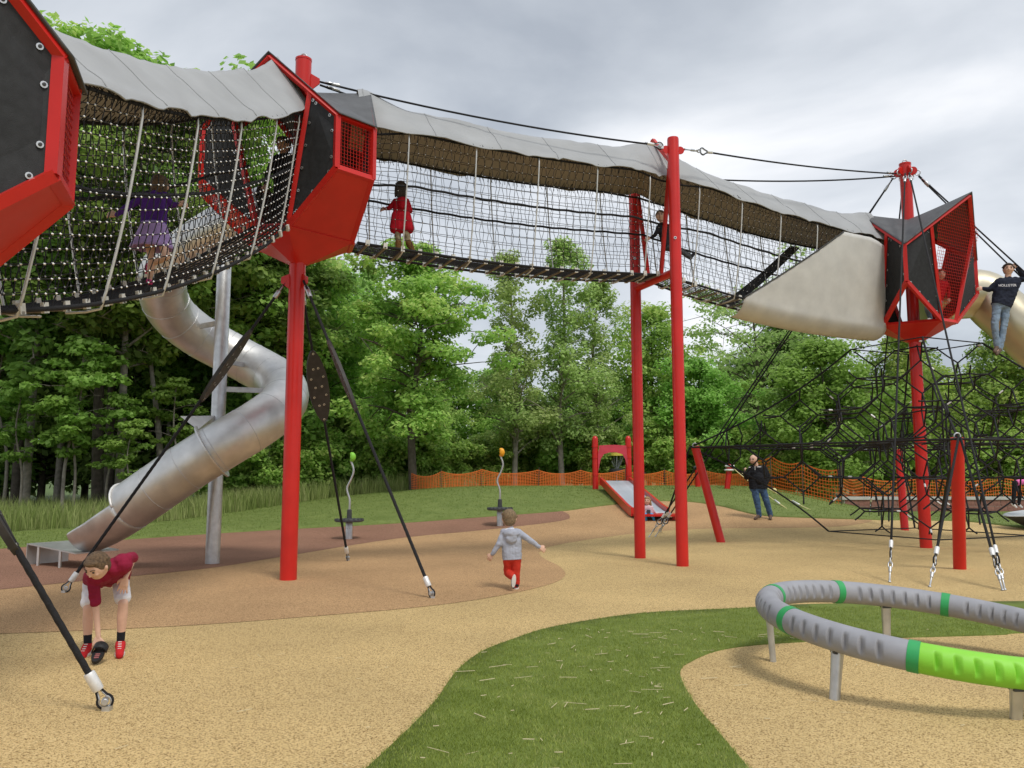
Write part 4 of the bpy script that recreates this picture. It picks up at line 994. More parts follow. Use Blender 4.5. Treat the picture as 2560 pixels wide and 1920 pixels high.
# ------------------------------------------------------------------ orange safety fence
ORNG = mat('orange_plastic', (0.85, 0.19, 0.035), 0.55, var=0.12, vs=2, trans=0.25)
POSTM = mat('fence_stake', (0.09, 0.075, 0.06), 0.7, var=0.2)
def fence(pts, label, top=1.1, gaps=()):
    P_ = [on(x, y) for x, y in pts]; E = empty('safety_fence', P_[0], 0, label, 'safety fence', 'orange safety fences'); o0 = P_[0]
    dens = []
    for a, b in zip(P_, P_[1:]):
        k = max(2, int((b - a).length / 0.10))
        for q in range(k): dens.append((a.lerp(b, q / k), q / k, a, b))
    dens.append((P_[-1], 1.0, P_[-2], P_[-1])); RW = 9; cols_ = []
    for i, (p, t, a, b) in enumerate(dens):
        nrm = V((b.y - a.y, a.x - b.x, 0)).normalized(); sag = 0.16 * 4 * t * (1 - t) + 0.05 * mnoise.noise(V((i * 0.07, 3, 0))); col = []
        z0 = hgt(p.x, p.y) + 0.02
        for r in range(RW + 1):
            z = z0 + (top - sag) * r / RW; q = p + nrm * (0.05 * mnoise.noise(V((i * 0.05, r * 0.12, 1))) + 0.02 * math.sin(i * 0.3)); col.append(V((q.x, q.y, z)) - o0)
        cols_.append(col)
    m = MB(); w = 0.012
    for r in range(RW + 1):
        hh = 0.02 if r in (0, RW) else w
        vs_ = [c[r] + V((0, 0, s * hh)) for c in cols_ for s in (-1, 1)]; m.add(vs_, [(2 * i, 2 * i + 2, 2 * i + 3, 2 * i + 1) for i in range(len(cols_) - 1)])
    for i in range(0, len(cols_) - 1):
        d = (cols_[min(i + 1, len(cols_) - 1)][0] - cols_[i][0]); d.z = 0; d = d.normalized() * 0.010
        vs_ = [q + d * s for q in cols_[i] for s in (-1, 1)]; m.add(vs_, [(2 * r, 2 * r + 1, 2 * r + 3, 2 * r + 2) for r in range(RW)])
    m.build('plastic_net', ORNG, E)
    for p in P_: m = MB(); m.bar(p - o0 - V((0, 0, 0.1)), p - o0 + V((random.uniform(-.05, .05), 0, top + 0.12)), 0.04, 0.02); m.build('stake', POSTM, E)
def fx(px_, Y): return ((px_ - 1280) / FPX * Y * 1.0, Y)
fence([fx(1030, 31.0), fx(1105, 31.4), fx(1205, 31.6), fx(1345, 32.0), fx(1450, 32.4), fx(1560, 32.8), fx(1660, 33.4), fx(1760, 33.6), fx(1880, 32.5)], 'long orange plastic safety fence running along the top of the berm', 0.62)
fence([fx(1880, 32.4), fx(1925, 28.6), fx(2000, 27.4), fx(2096, 26.4)], 'orange plastic safety fence dropping down the berm behind the standing man', 1.15)
fence([fx(2092, 29.6), fx(2150, 31.4), fx(2300, 31.8), fx(2492, 32.0), fx(2640, 32.0)], 'orange plastic safety fence behind the low block wall', 1.15)
# ------------------------------------------------------------------ climbing net round the far mast
AZ = [rad(160), rad(-110), rad(-20), rad(70)]
cx, cy = PB.x, PB.y
def polar(az, r, z): return V((cx + r * math.cos(az), cy + r * math.sin(az), z))
Tk = [polar(a, 1.28, 4.28) for a in AZ]; Ek = [polar(a, 4.85, 2.16) for a in AZ]; Bk = [polar(a, 1.9, 0.30) for a in AZ]
Ek[1].z = 2.08
plab = ['red leaning post left of the climbing net, net corner tied to its top', 'red leaning post in front of the climbing net, nearest of its posts', 'red leaning post of the climbing net out at the right edge', 'red leaning post behind the climbing net, partly hidden by the mast']
for k, a in enumerate(AZ):
    b = polar(a, 4.2, 0.0); b.z = hgt(b.x, b.y); t = polar(a, 4.72, Ek[k].z); E = empty('net_post', b, 0, plab[k], 'post', 'leaning posts of the climbing net')
    m = MB(); L_ = (t - b).length; m.lathe([(0.098, -0.06), (0.098, L_), (0.102, L_), (0.10, L_ + 0.02)], (0, 0, 0), 24, rot_to(t - b)); po = m.build('post', RED, E, True, 40)
    m = MB(); d = (t - b).normalized(); m.tube([d * (L_ + 0.05) + V((0.05 * math.cos(q), 0, 0.05 * math.sin(q))) for q in np.linspace(0, 2 * math.pi, 12, endpoint=False)], 0.014, 6, closed=True); m.build('top_eye', GALV, po, True)
NETROOT = empty('climbing_net', (cx, cy, 0), 0, 'black three-dimensional rope climbing net strung round the far red mast', 'climbing net'); o0 = V((cx, cy, 0))
def crv(a, b, inw, n=12):                             # rope pulled inward between two ends
    c = V((cx, cy, 2.2)); out = []
    for i in range(n + 1):
        t = i / n; p = a.lerp(b, t); out.append(p + (c - p) * inw * 4 * t * (1 - t))
    return out
def er(pts, r, name='edge_rope'):
    m = MB(); m.tube([p - o0 for p in pts], r, 6); return m.build(name, ROPE, NETROOT, True)
SC = []
for k in range(4):
    k2 = (k + 1) % 4
    er(crv(Tk[k], Ek[k], 0.07), 0.021); er(crv(Ek[k], Bk[k], 0.06), 0.021); er(crv(Ek[k], Ek[k2], 0.02), 0.02); er(crv(Tk[k], Tk[k2], 0.0, 4), 0.013); er(crv(Bk[k], Bk[k2], 0.0, 4), 0.013)
def patch(A, B, C, D, u, v):                          # bilinear
    return A.lerp(B, u).lerp(D.lerp(C, u), v)
inner = MB(); ferr = []
def hexnet(f, N, M_, r, amp, seed, depth=0.0):
    """Honeycomb of rope on the patch f(u, v)."""
    g = {}
    for j in range(M_ + 1):
        for i in range(N + 1):
            du = amp * mnoise.noise(V((i * 2.1, j * 1.7, seed))); zz = (0.28 if (i + j) % 2 else -0.28) / M_
            u = min(1, max(0, i / N + du / N)); v = min(1, max(0, j / M_ + (zz if 0 < j < M_ else 0)))
            p = f(u, v); g[i, j] = p + (V((cx, cy, 2.2)) - p) * depth * math.sin(math.pi * v) + V((0, 0, 0.02 * mnoise.noise(V((i, j, seed + 5)))))
    def rope(a, b):
        mid = (a + b) / 2 - V((0, 0, 0.008 * (a - b).length)); inner.tube([a - o0, mid - o0, b - o0], r, 5, caps=False)
        if random.random() < 0.07: ferr.append((a.lerp(b, 0.5), b - a))
    for j in range(M_ + 1):
        for i in range(N):
            if 0 < j < M_: rope(g[i, j], g[i + 1, j])
    for j in range(M_):
        for i in range(N + 1):
            if (i + j) % 2 == 1 and 0 < i < N: rope(g[i, j], g[i, j + 1])
    return g
# the inside of the net: a lattice of hexagons and squares, every rope its own straight run, cut off at the net's outer faces
LA, ZS = 0.40, 0.86
def hull(p):                                          # below 1 inside the eight-sided net
    r = abs(p[0]) + abs(p[1]); z = p[2] - 2.16; return r / 4.75 + (z / 2.86 if z > 0 else -z / 3.0)
def inside(p): return hull(p) < 0.985 and 0.32 < p[2] < 4.25
vset = {}
for bi in range(-5, 6):
    for bj in range(-5, 6):
        for bk in range(-4, 5):
            for o3 in (0, 2):
                c = (4 * bi + o3, 4 * bj + o3, 4 * bk + o3)
                for a in (-1, 1):
                    for b_ in (-2, 2):
                        for pm in ((0, a, b_), (0, b_, a), (a, 0, b_), (b_, 0, a), (a, b_, 0), (b_, a, 0)): vset[(c[0] + pm[0], c[1] + pm[1], c[2] + pm[2])] = 1
loc = lambda q: (q[0] * LA, q[1] * LA, 2.16 + q[2] * LA * ZS)
ca, sa = math.cos(AZ[0]), math.sin(AZ[0])
def wrl(p): n_ = V((p[0] * 1.3, p[1] * 1.3, p[2] * 1.3)); w_ = V((mnoise.noise(n_), mnoise.noise(n_ + V((9, 0, 0))), mnoise.noise(n_ + V((0, 9, 0))))) * 0.05; return V((p[0] * ca - p[1] * sa, p[0] * sa + p[1] * ca, p[2])) + w_
for q in list(vset):
    for dq in ((1, 1, 0), (1, -1, 0), (1, 0, 1), (1, 0, -1), (0, 1, 1), (0, 1, -1)):
        q2 = (q[0] + dq[0], q[1] + dq[1], q[2] + dq[2])
        if q2 not in vset: continue
        a, b_ = loc(q), loc(q2); ia, ib = inside(a), inside(b_)
        if not (ia or ib): continue
        if not (ia and ib):
            if not ia: a, b_ = b_, a
            lo, hi = 0.0, 1.0
            for _ in range(14):
                m_ = (lo + hi) / 2; p_ = tuple(x + (y - x) * m_ for x, y in zip(a, b_))
                if inside(p_): lo = m_
                else: hi = m_
            b_ = tuple(x + (y - x) * lo for x, y in zip(a, b_))
        A3, B3 = wrl(a), wrl(b_)
        inner.tube([A3, (A3 + B3) / 2 - V((0, 0, 0.01)), B3], 0.0165, 5, caps=False)
        if random.random() < 0.06: ferr.append(((A3 + B3) / 2 + o0, B3 - A3))
for k in range(4):                                    # ladder ropes in the net's corners
    up, lo = crv(Tk[k], Ek[k], 0.07, 40), crv(Ek[k], Bk[k], 0.06, 40); c = V((cx, cy, 2.16))
    for f in (0.16, 0.26, 0.36):
        a = up[40 - int(f * 40)]; b = lo[int(f * 40)]; mid = Ek[k].lerp(c, f * 0.9)
        er([a, a.lerp(mid, 0.5) + (c - mid) * 0.02, mid], 0.016, 'ladder_rope'); er([mid, mid.lerp(b, 0.5) + (c - mid) * 0.03, b], 0.016, 'ladder_rope')
    er([Ek[k], Ek[k].lerp(c, 0.45), c.lerp(Ek[k], 0.04)], 0.015, 'equator_rope')
    for f in (0.45,):
        a, b = Ek[k].lerp(c, 1 - f), Ek[(k + 1) % 4].lerp(c, 1 - f); er([a, a.lerp(b, 0.5).lerp(c, 0.04), b], 0.015, 'equator_rope')
tag(inner.build('inner_ropes', ROPE, NETROOT, True), kind='stuff')
fm = None
for p, d in ferr:
    if fm is None: m = MB(); m.lathe([(0.017, -0.05), (0.019, -0.04), (0.019, 0.04), (0.017, 0.05)], n=8); o = m.build('ferrule', ALU, NETROOT, True, 40); fm = o.data
    else: o = link_data('ferrule', fm, None, NETROOT)
    o.location = p - o0; o.rotation_euler = d.to_track_quat('Z', 'Y').to_euler()
# guys of the net and the far mast
mt = lambda az: V((cx + 0.26 * math.cos(az), cy + 0.26 * math.sin(az), 8.06))
A_ = [gnd(2224, 1456), gnd(2324, 1468), gnd(2507, 1477)]
cable(mt(rad(-118)), A_[0], 'black mast guy rope ending in a turnbuckle, left of the front net post', 'net guy ropes', 0.017, turnbuckle=True, name='guy_rope', top_fit=True)
cable(Ek[1] + V((0, 0, 0.02)), A_[1], 'short black guy rope from the front net post, turnbuckle at its foot', 'net guy ropes', 0.02, turnbuckle=True, name='guy_rope', top_fit=False)
cable(Ek[1] + V((0.03, 0, 0.02)), A_[2], 'slanting black guy rope from the front net post to its right anchor', 'net guy ropes', 0.02, turnbuckle=True, name='guy_rope', top_fit=False)
cable(mt(rad(-100)), A_[2] + V((0.06, 0.05, 0)), 'long black mast guy rope reaching the right-hand turnbuckle', 'net guy ropes', 0.017, turnbuckle=True, name='guy_rope')
B_ = [gnd(1622, 1343), gnd(1638, 1342), gnd(1652, 1330)]
cable(mt(rad(170)), B_[0], 'left one of two long mast guy ropes behind the portal', 'net guy ropes', 0.017, turnbuckle=True, name='guy_rope')
cable(mt(rad(165)), B_[1], 'right one of two long mast guy ropes behind the portal', 'net guy ropes', 0.017, turnbuckle=True, name='guy_rope')
cable(Ek[0], B_[2], 'short black guy rope from the left net post down behind the portal', 'net guy ropes', 0.022, turnbuckle=True, name='guy_rope', top_fit=False)
C_ = [polar(rad(-14), 6.6, 0), polar(rad(-24), 6.6, 0)]
cable(mt(rad(-14)), on(C_[0].x, C_[0].y), 'far mast guy rope running off to the right above the teenager', 'net guy ropes', 0.017, turnbuckle=True, name='guy_rope')
cable(mt(rad(-24)), on(C_[1].x, C_[1].y), 'nearer mast guy rope running off to the right beside the teenager', 'net guy ropes', 0.017, turnbuckle=True, name='guy_rope')
D_ = [polar(rad(64), 6.6, 0), polar(rad(76), 6.6, 0)]
cable(mt(rad(64)), on(D_[0].x, D_[0].y), 'mast guy rope going down behind the net, right one', 'net guy ropes', 0.017, turnbuckle=True, name='guy_rope')
cable(mt(rad(76)), on(D_[1].x, D_[1].y), 'mast guy rope going down behind the net, left one', 'net guy ropes', 0.017, turnbuckle=True, name='guy_rope')
# ------------------------------------------------------------------ trees
LG = 1.95
def leafmat(name, dark, mid, light, trans=0.5):
    dark, mid, light = [[min(0.72, c * LG) for c in x] for x in (dark, mid, light)]
    m = bpy.data.materials.new(name); m.use_nodes = True; t = m.node_tree; L = t.links.new; b = t.nodes['Principled BSDF']
    a = t.nodes.new('ShaderNodeAttribute'); a.attribute_name = 'tone'
    r = t.nodes.new('ShaderNodeValToRGB'); e = r.color_ramp.elements; e[0].position = 0.0; e[0].color = (*dark, 1); e[1].position = 1.0; e[1].color = (*light, 1); x = e.new(0.5); x.color = (*mid, 1)
    oi = t.nodes.new('ShaderNodeObjectInfo'); hs = t.nodes.new('ShaderNodeHueSaturation'); mr = t.nodes.new('ShaderNodeMapRange'); mr.inputs['To Min'].default_value = 0.485; mr.inputs['To Max'].default_value = 0.512
    mv = t.nodes.new('ShaderNodeMapRange'); mv.inputs['To Min'].default_value = 0.85; mv.inputs['To Max'].default_value = 1.15
    L(oi.outputs['Random'], mr.inputs['Value']); L(oi.outputs['Random'], mv.inputs['Value']); L(a.outputs['Fac'], r.inputs['Fac']); L(r.outputs['Color'], hs.inputs['Color']); L(mr.outputs[0], hs.inputs['Hue']); L(mv.outputs[0], hs.inputs['Value'])
    L(hs.outputs['Color'], b.inputs['Base Color']); b.inputs['Roughness'].default_value = 0.55; b.inputs['Specular IOR Level'].default_value = 0.3
    o = t.nodes['Material Output']; tr = t.nodes.new('ShaderNodeBsdfTranslucent'); L(hs.outputs['Color'], tr.inputs['Color'])
    ms = t.nodes.new('ShaderNodeMixShader'); ms.inputs[0].default_value = trans; L(b.outputs[0], ms.inputs[1]); L(tr.outputs[0], ms.inputs[2]); L(ms.outputs[0], o.inputs['Surface'])
    return m
BARK = mat('bark', (0.10, 0.082, 0.065), 0.9, var=0.35, vs=7, bump=0.8, bs=25)
BARKP = mat('pale_bark', (0.24, 0.215, 0.18), 0.9, var=0.3, vs=7, bump=0.6, bs=25)
LEAF = {
 'mid': leafmat('leaf_mid_green', (0.085, 0.15, 0.030), (0.19, 0.30, 0.065), (0.32, 0.43, 0.12)),
 'dark': leafmat('leaf_deep_green', (0.045, 0.085, 0.018), (0.10, 0.165, 0.035), (0.20, 0.29, 0.07)),
 'pale': leafmat('leaf_pale_green', (0.16, 0.235, 0.07), (0.23, 0.325, 0.105), (0.305, 0.41, 0.16)),
 'lime': leafmat('leaf_yellow_green', (0.14, 0.20, 0.02), (0.21, 0.29, 0.035), (0.28, 0.36, 0.06)),
 'bright': leafmat('leaf_bright_green', (0.085, 0.155, 0.026), (0.145, 0.25, 0.048), (0.20, 0.315, 0.08))}
def make_tree(seed, H, cb, R, nl, leaf, lm, trunk_r, prof, flat=0.55, clump=0.75, per=None, limbs=26, bark=BARK, fork=False, up=0.5, hang=0.0, lean=0.0):
    """Meshes for one kind of tree: a tapered trunk with limbs, and a crown of leaf-sized faces gathered in clumps."""
    rnd = random.Random(seed); rng = np.random.default_rng(seed); tb = MB()
    tp = bez([V((0, 0, -0.2)), V((rnd.uniform(-.12, .12) + lean * 0.3, rnd.uniform(-.12, .12), H * 0.3)), V((rnd.uniform(-.3, .3) + lean * 0.7, rnd.uniform(-.3, .3), H * 0.62)), V((rnd.uniform(-.3, .3) + lean, rnd.uniform(-.3, .3), H * 0.95))], 7)
    N = len(tp); tb.tube(tp, [trunk_r * (1.35 if i == 0 else 1.0) * (1 - 0.9 * i / (N - 1)) + 0.012 for i in range(N)], 9)
    cl = []
    for k in range(limbs):
        f = (k + rnd.random()) / limbs; z = cb + (H * 0.97 - cb) * f; t = min(1, max(0, (z + 0.2) / (H * 0.95 + 0.2))); ii = t * (N - 1); i0 = int(min(N - 2, ii)); st = tp[i0].lerp(tp[i0 + 1], ii - i0)
        az = k * 2.399 + rnd.uniform(-.5, .5); rr = R * prof(f) * rnd.uniform(0.65, 1.12); el = up * rnd.uniform(0.3, 1.2)
        en = st + V((math.cos(az) * rr, math.sin(az) * rr, rr * el - hang * rr)); mid = st.lerp(en, 0.5) + V((rnd.uniform(-.15, .15) * rr, rnd.uniform(-.15, .15) * rr, 0.08 * rr))
        br = max(0.012, trunk_r * (1 - 0.85 * f) * 0.42); lp = bez([st, mid, en], 4); tb.tube(lp, [br * (1 - 0.85 * i / (len(lp) - 1)) for i in range(len(lp))], 5, caps=False)
        nsub = max(2, int(rr / 0.55))
        for q in range(nsub):
            g = 0.30 + 0.72 * (q + rnd.random() * 0.8) / nsub; c = lp[min(len(lp) - 1, int(g * (len(lp) - 1)))]
            o_ = V((rnd.gauss(0, 1), rnd.gauss(0, 1), rnd.gauss(0, 0.6))) * 0.30 * rr; c2 = c + o_
            if g > 0.4: tb.tube([c, c.lerp(c2, 0.55) + V((0, 0, 0.04)), c2], [br * 0.4, br * 0.3, 0.006], 4, caps=False)
            cl.append((c2, clump * rnd.uniform(0.6, 1.3) * (0.65 + 0.35 * min(1, rr / 2))))
    top = tp[-1]
    for q in range(5): cl.append((top + V((rnd.gauss(0, .35), rnd.gauss(0, .35), rnd.uniform(-.5, .35))), clump * 0.7))
    w = np.array([c[1] ** 2 for c in cl]); w /= w.sum(); idx = rng.choice(len(cl), nl, p=w)
    C = np.array([tuple(c[0]) for c in cl])[idx]; CR = np.array([c[1] for c in cl])[idx]; ct = rng.normal(0.5, 0.13, len(cl))[idx]
    d = rng.normal(size=(nl, 3)); d /= np.linalg.norm(d, axis=1)[:, None]; rad_ = rng.uniform(0.15, 1, nl) ** 0.5
    off = d * (rad_ * CR)[:, None]; off[:, 2] *= flat; P = C + off
    nrm = d * 0.6 + np.array([0, 0, 0.9]) + rng.normal(size=(nl, 3)) * 0.45; nrm /= np.linalg.norm(nrm, axis=1)[:, None]
    a = rng.normal(size=(nl, 3)); a -= nrm * (a * nrm).sum(1)[:, None]; a /= np.linalg.norm(a, axis=1)[:, None]; b = np.cross(nrm, a)
    s = leaf * rng.uniform(0.6, 1.35, nl)[:, None]; a[:, 2] -= 0.15
    v = np.stack([P - a * s * 0.55, P + b * s * 0.42 - nrm * s * 0.06, P + a * s * 0.6 - nrm * s * 0.10, P - b * s * 0.42 - nrm * s * 0.06], 1).reshape(-1, 3)
    fc = np.arange(nl * 4).reshape(-1, 4); tone = np.repeat(np.clip(ct + rng.normal(0, 0.17, nl), 0, 1), 4)
    tm = bpy.data.meshes.new('trunk'); tm.from_pydata([tuple(p) for p in tb.v], [], tb.f); tm.polygons.foreach_set('use_smooth', [True] * len(tm.polygons)); tm.materials.append(bark)
    o = mesh_np('crown', v, fc, LEAF[lm], None, False, 4, tone); cm = o.data; bpy.data.objects.remove(o)
    return tm, cm
egg = lambda f: (0.55 + 0.9 * f) if f < 0.35 else max(0.08, 0.865 * (1 - ((f - 0.35) / 0.68) ** 2.2) + 0.08)
col_ = lambda f: 0.75 + 0.25 * math.sin(f * 9) if f < 0.75 else max(0.12, (1 - f) / 0.25 * 0.8)
umb = lambda f: 0.6 + 0.4 * f
KIND = {
 'shade': make_tree(1, 9.6, 2.0, 2.9, 27000, 0.145, 'mid', 0.17, egg, 0.5, 0.72, limbs=46, up=0.45),
 'forest': make_tree(2, 17.0, 6.0, 4.0, 22000, 0.24, 'mid', 0.20, egg, 0.5, 1.0, limbs=44, up=0.35),
 'forest2': make_tree(3, 16.0, 5.4, 4.2, 22000, 0.24, 'dark', 0.16, egg, 0.45, 1.0, limbs=40, up=0.3, bark=BARKP),
 'thicket': make_tree(4, 12.0, 0.8, 3.8, 24000, 0.24, 'dark', 0.15, egg, 0.6, 1.0, limbs=50, up=0.45),
 'thicket2': make_tree(5, 11.5, 1.0, 3.4, 25000, 0.175, 'mid', 0.15, egg, 0.6, 0.95, limbs=50, up=0.5),
 'cotton': make_tree(6, 11.0, 1.6, 1.9, 15000, 0.125, 'pale', 0.13, col_, 0.8, 0.55, limbs=52, up=0.75, bark=BARKP),
 'locust': make_tree(7, 10.2, 3.6, 4.4, 11000, 0.15, 'pale', 0.17, umb, 0.28, 0.95, limbs=30, up=0.45),
 'bush': make_tree(8, 6.8, 0.4, 2.8, 26000, 0.145, 'bright', 0.10, egg, 0.6, 0.75, limbs=40, up=0.5),
 'sapling': make_tree(9, 5.2, 1.9, 1.15, 2300, 0.15, 'bright', 0.045, egg, 0.35, 0.5, limbs=16, up=0.2, bark=BARKP),
 'limebush': make_tree(10, 6.6, 0.4, 3.0, 20000, 0.18, 'lime', 0.10, egg, 0.6, 0.8, limbs=40, up=0.5),
 'birch': make_tree(11, 9.0, 5.0, 1.6, 2500, 0.2, 'mid', 0.13, egg, 0.5, 0.6, limbs=12, up=0.5, bark=BARKP, lean=1.2),
 'shrub': make_tree(12, 2.6, 0.1, 1.9, 9000, 0.16, 'mid', 0.05, egg, 0.7, 0.6, limbs=22, up=0.6)}
def tree(name, kind, x, y, sc_, label, group=None, rz=None, sz=None):
    tm, cm = KIND[kind]; E = empty(name, on(x, y, -0.03), rz if rz is not None else random.uniform(0, 6.28), label, 'tree', group); E.scale = (sc_, sc_, sc_ * (sz or 1))
    link_data('trunk', tm, None, E); link_data('crown', cm, None, E); return E
def tx(px_, Y): return (px_ - 1280) / FPX * Y
tree('shade_tree', 'shade', tx(1036, 31.2), 31.2, 1.0, 'full green shade tree with dark trunk at the end of the orange fence', 'trees behind the berm', 0.4)
tree('cottonwood_tree', 'cotton', tx(1285, 36), 36, 0.98, 'pale slender cottonwood left of the tall one in the middle', 'trees behind the berm')
tree('cottonwood_tree', 'cotton', tx(1405, 36.5), 36.5, 1.04, 'tallest pale cottonwood in the middle, under the net tunnel', 'trees behind the berm', 2.0)
tree('cottonwood_tree', 'cotton', tx(1490, 37.5), 37.5, 0.92, 'pale cottonwood just left of the rear portal post', 'trees behind the berm', 4.0)
tree('locust_tree', 'locust', tx(1885, 42), 42, 1.03, 'airy wide locust tree with dark boughs under the right net tunnel', 'trees behind the berm', 1.0)
tree('bushy_tree', 'bush', tx(2060, 34), 34, 1.0, 'bright green bushy tree behind the left half of the climbing net', 'trees behind the berm')
tree('bushy_tree', 'bush', tx(1760, 37), 37, 0.85, 'bright green bushy tree right of the portal', 'trees behind the berm')
tree('lime_bush_tree', 'limebush', tx(2420, 46), 46, 1.0, 'yellow green bushy tree behind the far red mast', 'trees behind the berm')
tree('leafy_tree', 'thicket2', tx(1620, 40), 40, 0.80, 'leafy green tree seen between the portal posts', 'trees behind the berm')
tree('leafy_tree', 'thicket2', tx(2540, 40), 40, 0.78, 'leafy green tree at the right edge behind the net', 'trees behind the berm')
tree('leafy_tree', 'thicket2', tx(2250, 39), 39, 0.72, 'leafy tree behind the middle of the climbing net', 'trees behind the berm')
tree('leafy_tree', 'thicket', tx(1960, 47), 47, 0.88, 'dark leafy tree behind the locust tree', 'trees behind the berm')
tree('pale_tree', 'cotton', tx(905, 40), 40, 1.06, 'pale tree rising left of the shade tree', 'trees behind the berm')
tree('dark_maple', 'thicket2', tx(800, 36), 36, 0.93, 'dark leafy tree just right of the near red mast', 'trees behind the berm')
tree('leafy_tree', 'thicket2', tx(960, 44), 44, 0.92, 'green tree behind the pale tree left of the shade tree', 'trees behind the berm')
tree('leafy_tree', 'thicket', tx(640, 34), 34, 0.90, 'green tree behind the near red mast and slide bend', 'trees behind the berm')
for k, (p_, Y) in enumerate(((1130, 50), (1230, 52), (1330, 55), (1440, 54), (1560, 56), (1700, 54), (1820, 56), (2120, 55), (2210, 52), (2330, 54), (2460, 57), (2580, 52), (2700, 46))):
    tree('background_tree', 'bush' if k % 3 == 1 else 'thicket2', tx(p_, Y), Y, (1.05 if k % 3 == 1 else 0.66) + 0.08 * math.sin(k * 2.3), 'distant green tree in the belt behind the playground', 'distant tree belt')
WL = 'tall forest tree in the dark wood behind the steel slide'; WG = 'trees of the dark wood'
for k, (x, y, s_) in enumerate(((-18.2, 28.5, 1.0), (-16.0, 27.2, 0.92), (-14.7, 29.4, 1.05), (-13.1, 27.6, 0.95), (-10.9, 30.2, 0.92), (-9.4, 31.6, 0.80))):
    tree('forest_tree', ('forest', 'forest2')[k % 2], x, y, s_, ('first', 'second', 'third', 'fourth', 'fifth', 'sixth')[k] + ' tall trunk from the left along the front edge of the wood', WG)
tree('leaning_birch', 'birch', -11.9, 28.2, 1.0, 'pale leaning trunk with bare boughs right beside the slide', WG, 2.6)
for k in range(8): tree('forest_tree', ('forest2', 'forest')[k % 2], -27.5 + k * 2.2 + random.uniform(-.6, .6), 34.5 + random.uniform(-1.5, 1.5), (1.02 if k < 6 else 0.76) * random.uniform(0.92, 1.06), WL, WG)
for k in range(7): tree('thicket_tree', 'thicket', -29 + k * 2.7 + random.uniform(-.6, .6), 37.5 + random.uniform(-1.0, 1.0), random.uniform(0.95, 1.2), 'dense dark tree deep inside the wood at left', WG)
for k in range(7): tree('thicket_tree', 'thicket', -37 + k * 3.6, 44 + random.uniform(-1.5, 1.5), random.uniform(1.15, 1.35), 'dense dark tree deep inside the wood at left', WG)
for k, (p_, Y, s_) in enumerate(((60, 26.5, 0.9), (168, 25.8, 1.15), (192, 26.0, 0.95), (275, 26.6, 0.8), (330, 26.2, 0.62), (20, 28.5, 1.25), (455, 28.0, 0.9))):
    tree('sapling', 'sapling', tx(p_, Y), Y, s_, ['thin sapling with bright leaves at the far left edge of the wood', 'taller one of the paired pale saplings at the edge of the wood', 'shorter one of the paired pale saplings at the edge of the wood', 'bright sapling right of the paired saplings', 'small bright sapling left of the slide mouth', 'tallest thin sapling at the far left', 'bright sapling between the slide and its pole'][k], 'saplings along the wood')
for k, (p_, Y, s_) in enumerate(((640, 32, 1.0), (740, 33.5, 1.0), (840, 34, 0.9), (940, 34.5, 1.0), (1120, 36, 0.9), (1210, 37, 0.8), (1560, 38, 0.9), (1660, 36.5, 1.0), (1840, 36, 0.9), (1940, 35.5, 0.9), (2180, 37, 1.1), (2320, 38, 1.0), (2440, 38, 1.0), (2560, 37, 1.1), (585, 31.5, 0.9), (690, 35.5, 1.3), (890, 37, 1.3), (1000, 37.5, 1.2), (1065, 35, 0.9), (1290, 39, 1.2), (1370, 39, 1.2), (1460, 39.5, 1.2), (1510, 37, 0.8), (1750, 39, 1.2), (2040, 38.5, 1.2))):
    tree('undergrowth_shrub', 'shrub', tx(p_, Y), Y, s_, 'low green shrub at the foot of the trees', 'shrubs at the foot of the trees')
# ------------------------------------------------------------------ people
def cloth(name, col, var=0.12, bs=14, bump=0.55, rough=0.85, vs=9, col2=None): return mat(name, col, rough, var=var, vs=vs, bump=bump, bs=bs, spec=0.2, col2=col2)
SKIN = mat('skin', (0.68, 0.43, 0.32), 0.5, var=0.07, vs=14, bump=0.05, bs=90, spec=0.35)
DARKEYE = mat('eye_dark', (0.03, 0.022, 0.018), 0.3); LIP = mat('lip', (0.42, 0.17, 0.14), 0.5)
HBROWN = mat('hair_brown', (0.13, 0.083, 0.045), 0.6, var=0.45, vs=50, bump=0.7, bs=120); HDARK = mat('hair_dark', (0.045, 0.03, 0.02), 0.55, var=0.4, vs=50, bump=0.7, bs=120); HSAND = mat('hair_sandy', (0.21, 0.145, 0.08), 0.6, var=0.4, vs=50, bump=0.7, bs=120); HBLOND = mat('hair_blond', (0.34, 0.22, 0.10), 0.6, var=0.4, vs=50, bump=0.7, bs=120)
